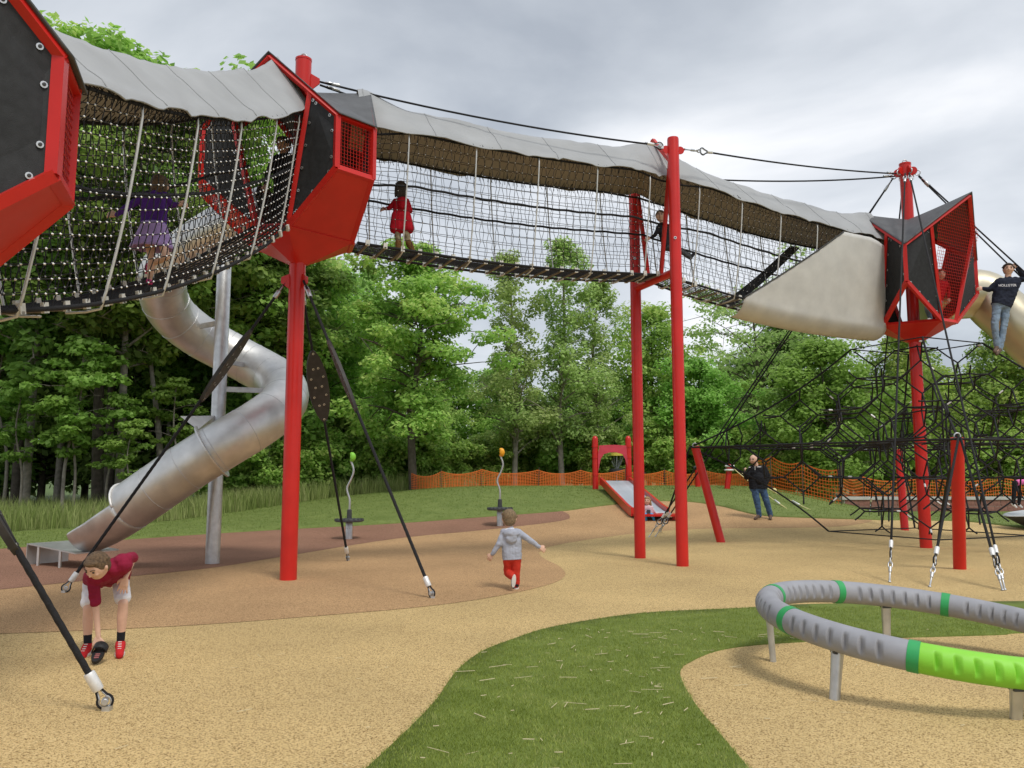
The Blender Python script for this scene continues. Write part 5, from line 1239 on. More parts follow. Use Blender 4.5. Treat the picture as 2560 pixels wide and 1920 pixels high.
def blob(name, prims, vox, m, parent, it=3, fold=0.0, hem=None):
    """One continuous surface grown over tapered limbs and rounded masses."""
    mb = MB()
    for p in prims:
        if p[0] == 'c':
            _, a, ra, b, rb = p; a, b = V(a), V(b); n = 12
            if (b - a).length > 1e-4:
                mb.tube([a, a.lerp(b, 0.5), b], [ra, (ra + rb) / 2, rb], n)
            mb.ball(a, ra, n, 8); mb.ball(b, rb, n, 8)
        else:
            _, c, s, R_ = p; mb.ball(c, 1.0, 20, 14, s, R_)
    o = link_mesh(name, mb.v, mb.f, m, parent, True)
    r = o.modifiers.new('r', 'REMESH'); r.mode = 'VOXEL'; r.voxel_size = vox; r.use_smooth_shade = True
    s = o.modifiers.new('s', 'SMOOTH'); s.iterations = it; s.factor = 0.5
    dg = bpy.context.evaluated_depsgraph_get(); dg.update(); me = bpy.data.meshes.new_from_object(o.evaluated_get(dg)); old = o.data
    o.modifiers.clear(); o.data = me; bpy.data.meshes.remove(old); me.name = name
    if not me.materials: me.materials.append(m)
    if hem is not None:                              # a clean lower edge
        bm = bmesh.new(); bm.from_mesh(me); bmesh.ops.bisect_plane(bm, geom=bm.verts[:] + bm.edges[:] + bm.faces[:], plane_co=hem[0], plane_no=hem[1], clear_outer=True)
        bmesh.ops.holes_fill(bm, edges=[e_ for e_ in bm.edges if e_.is_boundary], sides=0); bm.to_mesh(me); bm.free()
    if fold > 0:                                     # creases in the cloth
        me.update(); sd_ = parent.location.x * 3.1
        n_ = len(me.vertices); nv_ = np.empty(n_ * 3, np.float32); me.vertices.foreach_get('normal', nv_); cv_ = np.empty(n_ * 3, np.float32); me.vertices.foreach_get('co', cv_); nv_ = nv_.reshape(-1, 3); cv_ = cv_.reshape(-1, 3); ws_ = np.empty(n_, np.float32)
        for i_ in range(n_):
            c_ = V(cv_[i_]); w_ = mnoise.noise(V((c_.x * 9 + sd_, c_.y * 9, c_.z * 16))) + 0.6 * mnoise.noise(V((c_.x * 24, c_.y * 24 + sd_, c_.z * 30))); w_ = w_ if w_ < 0 else w_ * 0.5
            ws_[i_] = fold * w_
        me.vertices.foreach_set('co', (cv_ + nv_ * ws_[:, None]).ravel())
    me.update(); me.polygons.foreach_set('use_smooth', [True] * len(me.polygons))
    return o
def hand(wr, d, nrm, s, curl=0.5, side=1):
    """Palm, four fingers and a thumb; d points along the fingers, nrm out of the back of the hand."""
    d = V(d).normalized(); nrm = V(nrm); nrm = (nrm - d * nrm.dot(d)).normalized(); w = d.cross(nrm) * side; out = []
    L_ = 0.105 * s; c0 = wr + d * 0.02 * s; c1 = wr + d * L_ * 0.72
    for q in (-0.4, 0, 0.4): out.append(('c', c0 + w * q * 0.045 * s, 0.016 * s, c1 + w * q * 0.07 * s, 0.015 * s))
    for q, l in ((-1.5, 0.052), (-0.5, 0.066), (0.5, 0.064), (1.5, 0.055)):
        b = c1 + w * q * 0.021 * s; sp_ = w * (q * 0.16 * max(0, 1 - curl)); a1 = b + (d * math.cos(curl * 0.5) - nrm * math.sin(curl * 0.5) + sp_) * l * s * 0.6; a2 = a1 + (d * math.cos(curl * 1.5) - nrm * math.sin(curl * 1.5) + sp_) * l * s * 0.65
        out += [('c', b, 0.0095 * s, a1, 0.009 * s), ('c', a1, 0.009 * s, a2, 0.0075 * s)]
    tb = c0 - w * 0.028 * s; t1 = tb + (d * 0.7 - w * 0.75 - nrm * 0.25).normalized() * 0.042 * s; t2 = t1 + (d * 0.95 - w * 0.15 - nrm * 0.3).normalized() * 0.034 * s
    return out + [('c', tb, 0.013 * s, t1, 0.011 * s), ('c', t1, 0.011 * s, t2, 0.009 * s)]
def headset(c, r, f, up, hair, parent, style, hairm, vox):
    """Prims for the skin of the head, plus hair, eyes and mouth objects."""
    f = V(f).normalized(); up = V(up); up = (up - f * up.dot(f)).normalized(); s = f.cross(up); R_ = Matrix(((s.x, f.x, up.x), (s.y, f.y, up.y), (s.z, f.z, up.z)))
    pr = [('e', c, (r * 0.80, r * 0.95, r * 1.05), R_), ('e', c + f * r * 0.22 - up * r * 0.52, (r * 0.58, r * 0.58, r * 0.52), R_), ('c', c + f * r * 0.88 + up * r * 0.02, r * 0.07, c + f * r * 1.0 - up * r * 0.2, r * 0.12)]
    for q in (-1, 1): pr.append(('e', c + s * (q * r * 0.83) - f * r * 0.05 - up * r * 0.08, (r * 0.10, r * 0.17, r * 0.26), R_)); pr.append(('e', c + s * (q * r * 0.33) + f * r * 0.66 - up * r * 0.22, (r * 0.25, r * 0.22, r * 0.22), R_))
    for q in (-1, 1):
        m = MB(); m.ball(c + s * (q * r * 0.33) + f * r * 0.86 + up * r * 0.08, r * 0.105, 10, 8, (1.25, 0.6, 0.7), R_); m.build('eye', DARKEYE, parent, True)
        m = MB(); m.tube([c + s * (q * r * a) + f * r * b + up * r * (0.27 + z) for a, b, z in ((0.16, 0.93, 0), (0.34, 0.88, 0.05), (0.52, 0.76, 0.01))], r * 0.045, 6); m.build('eyebrow', hairm, parent, True)
    m = MB(); m.tube([c + s * (a * r) + f * r * b - up * r * 0.52 for a, b in ((-0.22, 0.72), (0, 0.80), (0.22, 0.72))], [r * 0.03, r * 0.06, r * 0.03], 6); m.build('mouth', LIP, parent, True)
    hp = []
    if style in ('short', 'long', 'curly', 'bob'):
        hp += [('e', c - f * r * 0.16 + up * r * 0.20, (r * 0.90, r * 0.98, r * 0.98), R_), ('e', c - f * r * 0.42 - up * r * 0.18, (r * 0.80, r * 0.66, r * 0.80), R_), ('e', c + f * r * 0.45 + up * r * 0.72, (r * 0.62, r * 0.42, r * 0.28), R_)]
        rr = random.Random(int(c.x * 1000))
        for q in range(26):                          # tufts
            a = rr.uniform(0, 6.28); e = rr.uniform(0.05, 1.4); d = (s * math.cos(a) + f * (math.sin(a) * 0.9 - 0.25)).normalized() * math.cos(e) + up * math.sin(e)
            if d.dot(f) > 0.45 and d.dot(up) < 0.55: continue
            b = c - f * r * 0.14 + up * r * 0.16 + d * r * 0.90; hp.append(('c', b, r * 0.12, b + (d * 0.3 - up * 0.25 + f * 0.15) * r * rr.uniform(0.5, 1.0), r * 0.05))
    if style in ('long', 'bob', 'curly'):
        ln = {'long': 1.9, 'bob': 1.15, 'curly': 1.5}[style]
        for q in (-0.8, -0.5, -0.2, 0.2, 0.5, 0.8):
            b = c + s * (q * r * 0.85) - f * r * (0.55 if abs(q) < 0.6 else 0.2); e = b - up * r * (ln * (1 - 0.15 * abs(q))) + s * q * r * 0.25; hp.append(('c', b, r * 0.36, b.lerp(e, 0.6) - f * r * 0.05, r * 0.30)); hp.append(('c', b.lerp(e, 0.6), r * 0.30, e, r * 0.16))
            if style == 'curly':
                for z in (0.2, 0.5, 0.8): hp.append(('e', b.lerp(e, z) + s * (0.12 * r * (1 if q > 0 else -1)), (r * 0.26, r * 0.26, r * 0.2), None))
    if style == 'bald': hp += [('c', c + f * r * 0.42 - up * r * 0.72 + s * (q * r * 0.32), r * 0.30, c + f * r * 0.50 - up * r * 0.80, r * 0.26) for q in (-1, 1)] + [('c', c + s * (q * r * 0.70) + f * r * 0.05 - up * r * 0.2, r * 0.14, c + s * (q * r * 0.48) + f * r * 0.35 - up * r * 0.7, r * 0.18) for q in (-1, 1)] + [('e', c - f * r * 0.5 - up * r * 0.25, (r * 0.74, r * 0.5, r * 0.5), R_)]
    if hp: blob('hair' if style != 'bald' else 'beard', hp, vox, hairm, parent, 2)
    return pr
def lerp(a, b, t): return V(a).lerp(V(b), t)
def torso(sl, sr, hl, hr_, rt, rb, z0=0.0, z1=1.0):
    out = []
    for q in (0.12, 0.37, 0.63, 0.88): a = lerp(sl, sr, q); b = lerp(hl, hr_, (0.05 + 0.9 * q) if z0 == 0 and rb < rt * 1.05 else (q * 1.24 - 0.12)); out.append(('c', a.lerp(b, z0) - V((0, 0, rt * 0.25)), rt, a.lerp(b, z1), rb))
    return out
def person(base, label, J, k, f, up, skin_hair, style, vox=0.010, top=None, bottom=None, shoes=None, sock=None, group=None, extra=None, sleeve=1.0, leg=1.0, hoodie=False, hands=None, face_back=False, no_skin_torso=False, pose_skirt=None, rt=None, fat=1.0, shoe_k=1.0, fold=None, it=3):
    """J: joint positions relative to base. k: body size (1 = adult)."""
    E = empty('person', base, 0, label, 'person', group); J = {a: V(b) for a, b in J.items()}; hr_r = J['headr']
    hr_r = hr_r.x if isinstance(hr_r, V) else hr_r
    rt = rt or 0.085 * k; rb = rt * 0.98
    pr = headset(J['head'], hr_r, f, up, None, E, style, skin_hair, vox * 0.9)
    nb = lerp(J['sl'], J['sr'], 0.5)
    pr.append(('c', lerp(J['head'], nb, 0.35), 0.050 * k + 0.01, nb, 0.055 * k + 0.01))
    pr += torso(J['sl'], J['sr'], J['hl'], J['hr'], rt * 0.9, rb * 0.9)
    arm = []; 
    for s_ in 'lr':
        sh, el, wr = J['s' + s_], J['e' + s_], J['w' + s_]
        pr += [('c', sh, 0.050 * k, el, 0.040 * k), ('c', el, 0.040 * k, wr, 0.027 * k)]
        d = hands[s_][0] if hands else (wr - el); n_ = hands[s_][1] if hands else V((0, -1, 0.3)); cu = hands[s_][2] if hands else 0.7
        pr += hand(wr, d, n_, 0.55 + 0.45 * k, cu, 1 if s_ == 'r' else -1)
    for s_ in 'lr':
        hp, kn, an, to = J['h' + s_], J['k' + s_], J['a' + s_], J['t' + s_]
        pr += [('c', hp, 0.082 * k, kn, 0.056 * k), ('c', kn, 0.056 * k, kn.lerp(an, 0.35), 0.058 * k), ('c', kn.lerp(an, 0.35), 0.058 * k, an, 0.037 * k), ('c', an, 0.038 * k, to, 0.028 * k)]
    blob('body', pr, vox, SKIN, E, it)
    if top is not None:
        tp = torso(J['sl'], J['sr'], J['hl'], J['hr'], rt * 1.10, rb * 1.22, 0, 0.99)
        tp.append(('c', lerp(J['head'], nb, 0.75), 0.055 * k + 0.014, nb, 0.07 * k + 0.014))
        for s_ in 'lr':
            sh, el, wr = J['s' + s_], J['e' + s_], J['w' + s_]
            if sleeve > 0.55: tp += [('c', sh, 0.068 * k * fat, el, 0.056 * k * fat), ('c', el, 0.056 * k * fat, el.lerp(wr, (sleeve - 0.5) / 0.5 * 0.96), 0.042 * k * fat)]
            else: tp += [('c', sh, 0.066 * k, sh.lerp(el, sleeve * 2), 0.064 * k)]
        if hoodie: bk = -V(f); bk.z = 0; bk = bk.normalized() if bk.length > 0.01 else V((0, 1, 0)); tp += [('e', nb + bk * rt * 1.0 - V((0, 0, 0.02 * k)), (0.15 * k * fat, 0.11 * k, 0.11 * k), None), ('e', nb + bk * rt * 1.35 - V((0, 0, 0.11 * k)), (0.11 * k * fat, 0.07 * k, 0.13 * k), None)]
        hc = lerp(J['hl'], J['hr'], 0.5); ax_ = (hc - nb).normalized(); blob('shirt' if not hoodie else 'hooded_top', tp, vox, top, E, 3, fold if fold is not None else 0.016 * k, (hc + ax_ * 0.03 * k, ax_))
    if bottom is not None:
        bp = [('c', J['hl'] + V((0, 0, 0.02 * k)), rb * 1.04, J['hr'] + V((0, 0, 0.02 * k)), rb * 1.04), ('c', J['hl'] - V((0, 0, 0.02 * k)), rb * 1.02, J['hr'] - V((0, 0, 0.02 * k)), rb * 1.02)]
        for s_ in 'lr':
            hp, kn, an = J['h' + s_], J['k' + s_], J['a' + s_]
            if leg > 0.55: bp += [('c', hp, 0.092 * k * fat, kn, 0.074 * k * fat), ('c', kn, 0.074 * k * fat, kn.lerp(an, (leg - 0.5) / 0.5), 0.058 * k * fat)]
            else: bp += [('c', hp, 0.104 * k, hp.lerp(kn, leg * 2), 0.092 * k)]
        blob('trousers' if leg > 0.55 else 'shorts', bp, vox, bottom, E, 3, fold if fold is not None else 0.014 * k)
    if shoes is not None:
        for s_ in 'lr':
            an, to = J['a' + s_], J['t' + s_]; d = (to - an); dh = V((d.x, d.y, 0)); dh = dh.normalized() if dh.length > 0.02 else V((0, -1, 0)); b = an - dh * 0.025 * k
            blob('shoe', [('c', an + V((0, 0, 0.0)), 0.047 * k * shoe_k, an.lerp(to, 0.3), 0.046 * k * shoe_k), ('c', b, 0.044 * k * shoe_k, to, 0.036 * k * shoe_k), ('c', to, 0.036 * k * shoe_k, to + d.normalized() * 0.02 * k, 0.034 * k * shoe_k)], vox, shoes, E, 3)
            if sock is not None: blob('sock', [('c', an, 0.044 * k, an.lerp(J['k' + s_], 0.32), 0.048 * k)], vox, sock, E, 3)
    return E
def px(Y0, base): return lambda a, b, dy=0.0: at(a, b, Y0 + dy) - base
MAROON = cloth('maroon_shirt', (0.25, 0.014, 0.045)); WHITE_C = cloth('white_shorts', (0.74, 0.74, 0.78)); REDSHOE = cloth('red_shoe', (0.50, 0.02, 0.025), bs=60, bump=0.2); SOCK = cloth('black_sock', (0.02, 0.022, 0.028), bs=60)
GREYH = cloth('grey_hoodie', (0.36, 0.38, 0.45)); REDP = cloth('red_trousers', (0.50, 0.035, 0.02)); NAVY = cloth('navy_sweatshirt', (0.018, 0.022, 0.038)); JEAN = cloth('blue_jeans', (0.055, 0.105, 0.20), var=0.3); LJEAN = cloth('light_jeans', (0.21, 0.28, 0.37), var=0.25); PURP = cloth('purple_jumper', (0.09, 0.028, 0.24)); LILAC = cloth('lilac_skirt', (0.40, 0.28, 0.58)); COAT = cloth('red_coat', (0.42, 0.008, 0.02)); KHAKI = cloth('khaki_trousers', (0.30, 0.25, 0.16)); BOOT = cloth('brown_boot', (0.17, 0.085, 0.03), bs=40); BLACKC = cloth('black_jacket', (0.014, 0.015, 0.019)); BROWNS = cloth('brown_shoe', (0.13, 0.09, 0.07), bs=40); WSHOE = cloth('white_shoe', (0.70, 0.69, 0.66), bs=40, bump=0.15); PINKT = cloth('pink_top', (0.72, 0.17, 0.44)); PALEP = cloth('pale_pink_top', (0.66, 0.50, 0.55)); BLUEL = cloth('blue_leggings', (0.06, 0.36, 0.68)); SANDAL = cloth('pink_sandal', (0.60, 0.06, 0.24)); DGREYC = cloth('charcoal_trousers', (0.06, 0.065, 0.07))

# the boy bending to pick up a sandal
b = gnd(256, 1636); Y0 = b.y; P = px(Y0, b)
J = dict(head=P(243, 1415, -0.42), headr=V((0.098, 0, 0)), sl=P(316, 1398, -0.20), sr=P(232, 1436, -0.24), hl=P(300, 1443, 0.16), hr=P(232, 1446, 0.16), el=P(334, 1393, 0.02), wl=P(314, 1444, -0.15), er=P(239, 1512, -0.20), wr=P(246, 1592, -0.20),
         kl=P(308, 1508, -0.03), kr=P(220, 1520, 0.0), al=P(301, 1610, 0.02), ar=P(219, 1616, 0.02), tl=P(299, 1636, -0.15), tr=P(205, 1642, -0.13))
bz = V((0, 0, 0))
boy = person(b, 'boy in maroon shirt, white shorts and red shoes bending to pick up a sandal', J, 0.72, (-0.25, -0.80, -0.62), (-0.1, -0.55, 0.8), HBROWN, 'short', 0.0065, MAROON, WHITE_C, REDSHOE, SOCK, sleeve=0.45, leg=0.40, shoe_k=1.25, it=2, rt=0.075, fat=1.05, hands={'l': (V((-0.22, 0.02, -1)), V((0.15, -1, -0.1)), 0.15), 'r': (V((-0.12, -0.1, -1)), V((0.2, -1, 0.0)), 0.8)})
for s_ in 'lr':
    to = J['t' + s_]; an = J['a' + s_]
    m = MB()
    for q in range(4): c = an.lerp(to, 0.25 + 0.17 * q) + V((0, -0.008, 0.040 - 0.004 * q)); m.box(c, (0.026, 0.012, 0.006))
    tag(m.build('laces', WSHOE, boy), kind='stuff')
    d = (to - an); d.z = 0; d.normalize(); sd_ = V((d.y, -d.x, 0)); m = MB(); ol = []
    for q in range(20):
        a = 2 * math.pi * q / 20; ol.append(an + d * (0.055 + 0.105 * math.cos(a)) + sd_ * (0.040 * math.sin(a)))
    m.plate([V((p.x, p.y, 0.022)) for p in ol], (0, 0, 1), 0.02); m.build('sole', WSHOE, boy)
# the sandal
sp = gnd(240, 1662); sE = empty('sandal', sp, rad(12), 'black slip-on sandal under the hand of the bending boy', 'sandal'); BRUB = mat('sandal_rubber', (0.012, 0.012, 0.013), 0.6, var=0.3); PRINT = mat('sandal_print', (0.30, 0.10, 0.10), 0.7)
tilt = Matrix.Rotation(rad(26), 3, 'X')
ol = []
for q in range(28):
    a = 2 * math.pi * q / 28; yy = 0.115 * math.sin(a); ol.append(V((0.044 * math.cos(a) * (1.0 - 0.12 * math.sin(a + 0.4)), yy, 0.0)))
m = MB(); m.plate([tilt @ p + V((0, 0.06, 0.085)) for p in ol], tilt @ V((0, 0, 1)), 0.026); m.build('sole', BRUB, sE)
m = MB(); vs_, fs_ = [], []
for i in range(11):
    a = math.pi * i / 10
    for yy in (0.0, 0.075): vs_.append(tilt @ V((0.050 * math.cos(a), yy, 0.055 * math.sin(a) - 0.01)) + V((0, 0.06, 0.085)))
for i in range(10): fs_.append((2 * i, 2 * i + 2, 2 * i + 3, 2 * i + 1))
o = link_mesh('strap', vs_, fs_, BRUB, sE, True); q = o.modifiers.new('s', 'SOLIDIFY'); q.thickness = 0.008
for q in range(3): m = MB(); m.box(tilt @ V((0, -0.025 - 0.022 * q, 0.002)) + V((0, 0.06, 0.085)), (0.035, 0.013, 0.002), tilt); m.build('print_mark', PRINT, sE)

# toddler running away
b = gnd(1286, 1474); Y0 = b.y; P = px(Y0, b)
J = dict(head=P(1273, 1296, 0.10), headr=V((0.110, 0, 0)), sl=P(1259, 1331, 0.05), sr=P(1295, 1331, 0.05), hl=P(1270, 1396, 0.02), hr=P(1291, 1396, 0.02), el=P(1248, 1360, 0.0), wl=P(1231, 1385, 0.02), er=P(1319, 1347, 0.0), wr=P(1348, 1367, 0.02),
         kl=P(1269, 1432, 0.07), kr=P(1290, 1433, 0.03), al=P(1284, 1444, -0.16), ar=P(1291, 1462, 0.03), tl=P(1282, 1461, -0.17), tr=P(1287, 1470, 0.10))
tod = person(b, 'toddler in grey hooded top and red trousers running away across the rubber', J, 0.60, (-0.1, 1, -0.10), (0, 0.05, 1), HSAND, 'short', 0.008, GREYH, REDP, SOCK, None, hoodie=True, rt=0.066, fat=1.25, shoe_k=1.2)
an = J['al']; ol = []
for q in range(22): a = 2 * math.pi * q / 22; ol.append(P(1284.5, 1453, -0.215) + V((0.029 * math.cos(a) + 0.008 * math.sin(a), -0.01 * math.sin(a), 0.082 * math.sin(a))))
m = MB(); m.plate(ol, (0, -1, -0.1), 0.03); m.build('shoe_sole', WSHOE, tod)
m = MB(); m.plate([V((p_.x, p_.y, 0.02)) for p_ in [J['ar'] + V((0.033 * math.cos(a), 0.04 + 0.075 * math.sin(a), 0)) for a in np.linspace(0, 6.28, 18, endpoint=False)]], (0, 0, 1), 0.02); m.build('shoe_sole', WSHOE, tod)
ns_ = lerp(J['sl'], J['sr'], 0.5); blob('hood_lining', [('c', ns_ + V((-0.055, -0.045, 0.03)), 0.028, ns_ + V((0.03, -0.055, 0.045)), 0.022), ('c', ns_ + V((-0.055, -0.045, 0.03)), 0.028, ns_ + V((-0.07, -0.05, -0.05)), 0.018)], 0.008, cloth('hood_lining', (0.62, 0.63, 0.70)), tod)

# girl in purple inside the near tunnel
Y0 = 8.25; b = at(374, 716, Y0); P = px(Y0, b)
J = dict(head=P(401, 462, 0.05), headr=V((0.092, 0, 0)), sl=P(360, 492, 0.02), sr=P(412, 490, 0.02), hl=P(369, 585, 0.0), hr=P(400, 585, 0.0), el=P(318, 518, -0.05), wl=P(291, 538, -0.08), er=P(430, 512, 0.05), wr=P(444, 510, 0.05),
         kl=P(380, 650, 0.03), kr=P(416, 642, -0.10), al=P(373, 704, 0.05), ar=P(370, 664, 0.16), tl=P(380, 714, 0.17), tr=P(366, 678, 0.22))
g1 = person(b, 'girl in purple jumper and lilac skirt climbing inside the near net tunnel', J, 0.66, (0.35, 1, 0.1), (0, 0, 1), HBROWN, 'bob', 0.009, PURP, None, SANDAL, None, hands={'l': (V((-0.9, -0.1, 0.1)), V((0, -1, 0.3)), 0.9), 'r': (V((1, 0, 0.0)), V((0, -1, 0.4)), 1.1)})
c0 = P(385, 558, 0.0); c1 = P(379, 622, 0.0); vs_, fs_ = [], []
for i in range(9):
    t_ = i / 8; c = c0.lerp(c1, t_); r_ = 0.115 + 0.085 * t_
    for q in range(48): a = 2 * math.pi * q / 48; rr = r_ * (1 + 0.07 * t_ * math.sin(a * 11)); vs_.append(c + V((math.cos(a) * rr, math.sin(a) * rr * 0.85, 0)))
for i in range(8):
    for q in range(48): q2 = (q + 1) % 48; fs_.append((i * 48 + q, i * 48 + q2, (i + 1) * 48 + q2, (i + 1) * 48 + q))
o = link_mesh('skirt', vs_, fs_, LILAC, g1, True); q = o.modifiers.new('s', 'SOLIDIFY'); q.thickness = 0.008

# girl in red coat inside the middle tunnel
Y0 = 12.78; b = at(1010, 642, Y0); P = px(Y0, b)
J = dict(head=P(1001, 470, 0.0), headr=V((0.098, 0, 0)), sl=P(988, 503, 0.0), sr=P(1018, 503, 0.0), hl=P(993, 572, 0.0), hr=P(1015, 572, 0.0), el=P(974, 520, 0.02), wl=P(963, 522, 0.05), er=P(1026, 528, 0.05), wr=P(1012, 520, 0.16),
         kl=P(996, 602, 0.03), kr=P(1020, 602, 0.0), al=P(996, 630, 0.0), ar=P(1033, 630, 0.0), tl=P(988, 638, 0.04), tr=P(1027, 638, 0.06))
g2 = person(b, 'child in red coat and brown boots walking inside the middle net tunnel', J, 0.66, (-0.5, 1, 0), (0, 0, 1), HDARK, 'long', 0.010, COAT, KHAKI, BOOT, None, hoodie=True)
blob('coat_skirt', torso(J['sl'] - V((0.0, 0, 0.16)), J['sr'] - V((0, 0, 0.16)), J['hl'] - V((0.045, 0, 0.0)), J['hr'] + V((0.055, 0, 0.0)), 0.078, 0.085, 0.2, 1.0), 0.010, COAT, g2)
for s_ in 'lr': blob('boot', [('c', J['a' + s_], 0.045, J['a' + s_].lerp(J['k' + s_], 0.85), 0.055)], 0.010, BOOT, g2)

# child sitting behind the front portal post, in the right tunnel
Y0 = 14.72; b = at(1672, 640, Y0); P = px(Y0, b)
J = dict(head=P(1651, 540, 0.0), headr=V((0.100, 0, 0)), sl=P(1648, 566, 0.0), sr=P(1668, 566, 0.0), hl=P(1664, 618, -0.05), hr=P(1676, 618, 0.05), el=P(1638, 588, -0.05), wl=P(1626, 594, -0.05), er=P(1672, 592, 0.1), wr=P(1684, 610, 0.1),
         kl=P(1700, 628, -0.08), kr=P(1702, 626, 0.06), al=P(1726, 644, -0.08), ar=P(1728, 642, 0.06), tl=P(1736, 634, -0.08), tr=P(1738, 632, 0.06))
person(b, 'dark clothed child sitting in the net tunnel behind the front portal post', J, 0.70, (-0.3, -1, 0), (0, 0, 1), HBROWN, 'short', 0.012, BLACKC, DGREYC, BLACKC)

# teenager standing on the climbing net
Y0 = 16.75; b = at(2494, 884, Y0); P = px(Y0, b)
J = dict(head=P(2521, 673, 0.0), headr=V((0.118, 0, 0)), sl=P(2496, 704, 0.0), sr=P(2543, 702, 0.02), hl=P(2493, 762, 0.0), hr=P(2515, 762, 0.0), el=P(2474, 724, 0.06), wl=P(2458, 722, 0.10), er=P(2566, 696, 0.0), wr=P(2542, 671, -0.03),
         kl=P(2487, 812, -0.03), kr=P(2510, 812, 0.02), al=P(2492, 868, 0.0), ar=P(2500, 872, 0.03), tl=P(2487, 878, -0.12), tr=P(2492, 884, -0.08))
teen = person(b, 'teenager in navy sweatshirt and light jeans standing on the net at the right', J, 1.0, (-0.45, -1, -0.05), (0.1, 0, 1), HDARK, 'short', 0.012, NAVY, LJEAN, BROWNS, hands={'l': (V((-1, 0, 0)), V((0, -1, 0)), 1.0), 'r': (V((-0.5, 0, 0.8)), V((0, -1, 0)), 0.9)}, rt=0.105)
fc = bpy.data.curves.new('chest_print', 'FONT'); fc.body = 'HOLLISTER'; fc.size = 0.072; fc.align_x = 'CENTER'; fc.extrude = 0.002; fo_ = bpy.data.objects.new('chest_print', fc); COL.objects.link(fo_)
dg = bpy.context.evaluated_depsgraph_get(); me = bpy.data.meshes.new_from_object(fo_.evaluated_get(dg)); bpy.data.objects.remove(fo_); o = link_data('chest_print', me, None, teen); me.materials.clear(); me.materials.append(WHITE_C)
o.location = P(2519, 716, -0.155); o.rotation_euler = (rad(84), 0, rad(-4))

# man with a phone
b = gnd(1911, 1298); Y0 = b.y; P = px(Y0, b)
sc_ = Y0 / 23.6
J = dict(head=P(1884, 1149, -0.02), headr=V((0.128, 0, 0)), sl=P(1877, 1172, 0.0), sr=P(1911, 1172, 0.05), hl=P(1886, 1219, 0.0), hr=P(1906, 1219, 0.03), el=P(1866, 1194, -0.06), wl=P(1861, 1180, -0.24), er=P(1922, 1194, 0.05), wr=P(1913, 1212, -0.04),
         kl=P(1893, 1257, -0.03), kr=P(1917, 1256, 0.0), al=P(1898, 1288, 0.0), ar=P(1926, 1288, 0.03), tl=P(1888, 1296, -0.14), tr=P(1926, 1297, -0.16))
man = person(b, 'bearded balding man in black pullover and jeans looking at his phone', J, 1.08, (-0.75, -0.8, -0.15), (0, 0, 1), HBROWN, 'bald', 0.013, BLACKC, JEAN, BROWNS, rt=0.128, fat=1.12, hands={'l': (V((0, -0.1, 1)), V((-1, 0, 0)), 1.2), 'r': (V((-0.2, 0, -1)), V((0, -1, 0)), 0.6)})
blob('belly', [('e', lerp(lerp(J['sl'], J['sr'], 0.5), lerp(J['hl'], J['hr'], 0.5), 0.52) + V((-0.02, -0.05, 0)), (0.175, 0.16, 0.21), None)], 0.02, BLACKC, man, 3, 0.02)
m = MB(); m.box(P(1874, 1168, -0.18), (0.045, 0.01, 0.02)); m.build('chest_logo', WHITE_C, man)
m = MB(); m.box(P(1898, 1167, -0.15), (0.11, 0.01, 0.022)); m.build('chest_logo', WHITE_C, man)
m = MB(); m.box(P(1887.5, 1170, -0.19), (0.012, 0.01, 0.11)); m.build('zip', ALU, man)
ph = P(1859, 1175, -0.30) + b; phE = empty('phone', ph, 0, 'dark phone held up in front of the bearded man', 'phone'); m = MB(); m.box((0, 0, 0), (0.012, 0.075, 0.15), Matrix.Rotation(rad(-20), 3, 'Y')); m.build('phone_body', DARKEYE, phE); m = MB(); m.box((0.008, 0, 0.003), (0.002, 0.066, 0.13), Matrix.Rotation(rad(-20), 3, 'Y')); m.build('screen', DARKGREY, phE)

# girl sitting at the foot of the hill slide
Y0 = 22.9; b = at(1619, 1306, Y0); b.z = hgt(b.x, b.y); P = px(Y0, b)
J = dict(head=P(1618, 1252, 0.0), headr=V((0.105, 0, 0)), sl=P(1612, 1267, 0.02), sr=P(1628, 1267, 0.02), hl=P(1615, 1288, 0.05), hr=P(1626, 1288, 0.05), el=P(1607, 1277, 0.0), wl=P(1611, 1284, -0.08), er=P(1633, 1276, 0.05), wr=P(1640, 1284, 0.08),
         kl=P(1613, 1287, -0.22), kr=P(1630, 1287, -0.20), al=P(1615, 1303, -0.20), ar=P(1636, 1303, -0.18), tl=P(1612, 1307, -0.30), tr=P(1638, 1307, -0.28))
girl = person(b, 'small girl with blond curls and blue leggings sitting at the slide end', J, 0.62, (-0.3, -1, 0.0), (0, 0, 1), HBLOND, 'curly', 0.011, PALEP, BLUEL, WSHOE, rt=0.07)
m = MB(); m.box(lerp(J['sl'], J['sr'], 0.5) + V((0.0, -0.085, -0.13)), (0.10, 0.012, 0.10)); m.build('shirt_print', DGREYC, girl)

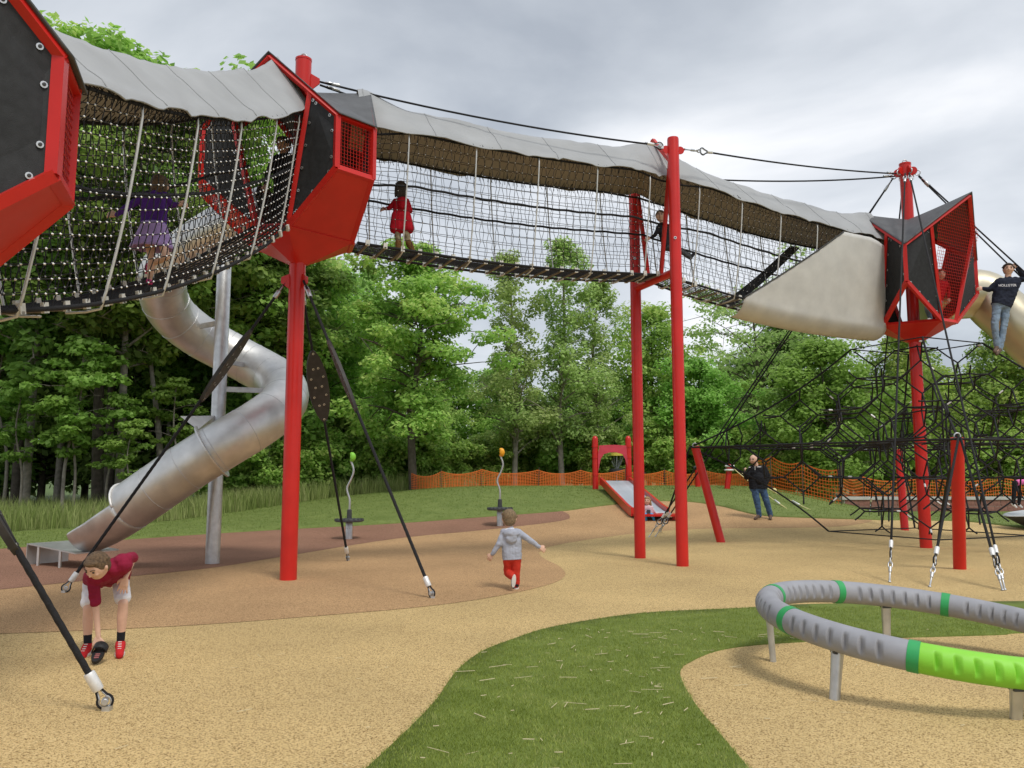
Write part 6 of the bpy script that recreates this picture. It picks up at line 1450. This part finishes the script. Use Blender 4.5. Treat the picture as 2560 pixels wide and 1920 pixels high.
# girl in pink on the spinning dish
Y0 = 22.9; b = at(2540, 1268, Y0); P = px(Y0, b)
J = dict(head=P(2580, 1206, -0.05), headr=V((0.112, 0, 0)), sl=P(2562, 1200, -0.08), sr=P(2562, 1202, 0.16), hl=P(2537, 1208, -0.09), hr=P(2540, 1208, 0.11), el=P(2572, 1222, -0.1), wl=P(2580, 1238, -0.1), er=P(2574, 1222, 0.18), wr=P(2582, 1238, 0.18),
         kl=P(2535, 1234, -0.10), kr=P(2550, 1234, 0.10), al=P(2533, 1260, -0.08), ar=P(2547, 1260, 0.12), tl=P(2540, 1267, -0.10), tr=P(2554, 1267, 0.10))
person(b, 'girl in pink top and black leggings bending over the spinning dish', J, 0.78, (1, -0.2, -0.5), (0.5, 0, 0.8), HDARK, 'short', 0.013, PINKT, BLACKC, WSHOE)

# child inside the far tower, and one in the slide tower
Y0 = 17.15; b = at(2330, 800, Y0); P = px(Y0, b)
J = dict(head=P(2352, 686, 0.0), headr=V((0.108, 0, 0)), sl=P(2335, 708, 0.0), sr=P(2365, 708, 0.05), hl=P(2325, 752, 0.0), hr=P(2348, 752, 0.05), el=P(2326, 722, -0.15), wl=P(2336, 708, -0.25), er=P(2372, 725, 0.1), wr=P(2372, 745, 0.05),
         kl=P(2318, 772, -0.16), kr=P(2344, 776, -0.08), al=P(2326, 796, 0.0), ar=P(2346, 796, 0.05), tl=P(2320, 799, -0.10), tr=P(2340, 799, -0.05))
person(b, 'child in red top and grey jeans seen through the mesh of the far tower', J, 0.78, (-0.2, -1, 0), (0, 0, 1), HDARK, 'short', 0.014, COAT, LJEAN, WSHOE)
Y0 = 12.05; b = at(716, 560, Y0); b.z = ZA; P = px(Y0, b)
J = dict(head=P(708, 362, -0.25), headr=V((0.115, 0, 0)), sl=P(690, 398, -0.2), sr=P(732, 394, -0.15), hl=P(700, 478, -0.1), hr=P(728, 478, -0.05), el=P(672, 430, -0.3), wl=P(664, 462, -0.45), er=P(744, 434, -0.2), wr=P(736, 474, -0.3),
         kl=P(690, 500, -0.38), kr=P(716, 500, -0.34), al=P(690, 545, -0.35), ar=P(714, 545, -0.30), tl=P(684, 552, -0.45), tr=P(706, 552, -0.42))
person(b, 'dark clothed person crouching in the mouth of the slide tower', J, 0.95, (-0.4, -1, -0.1), (0, 0, 1), HDARK, 'short', 0.012, BLACKC, BLACKC, BROWNS)
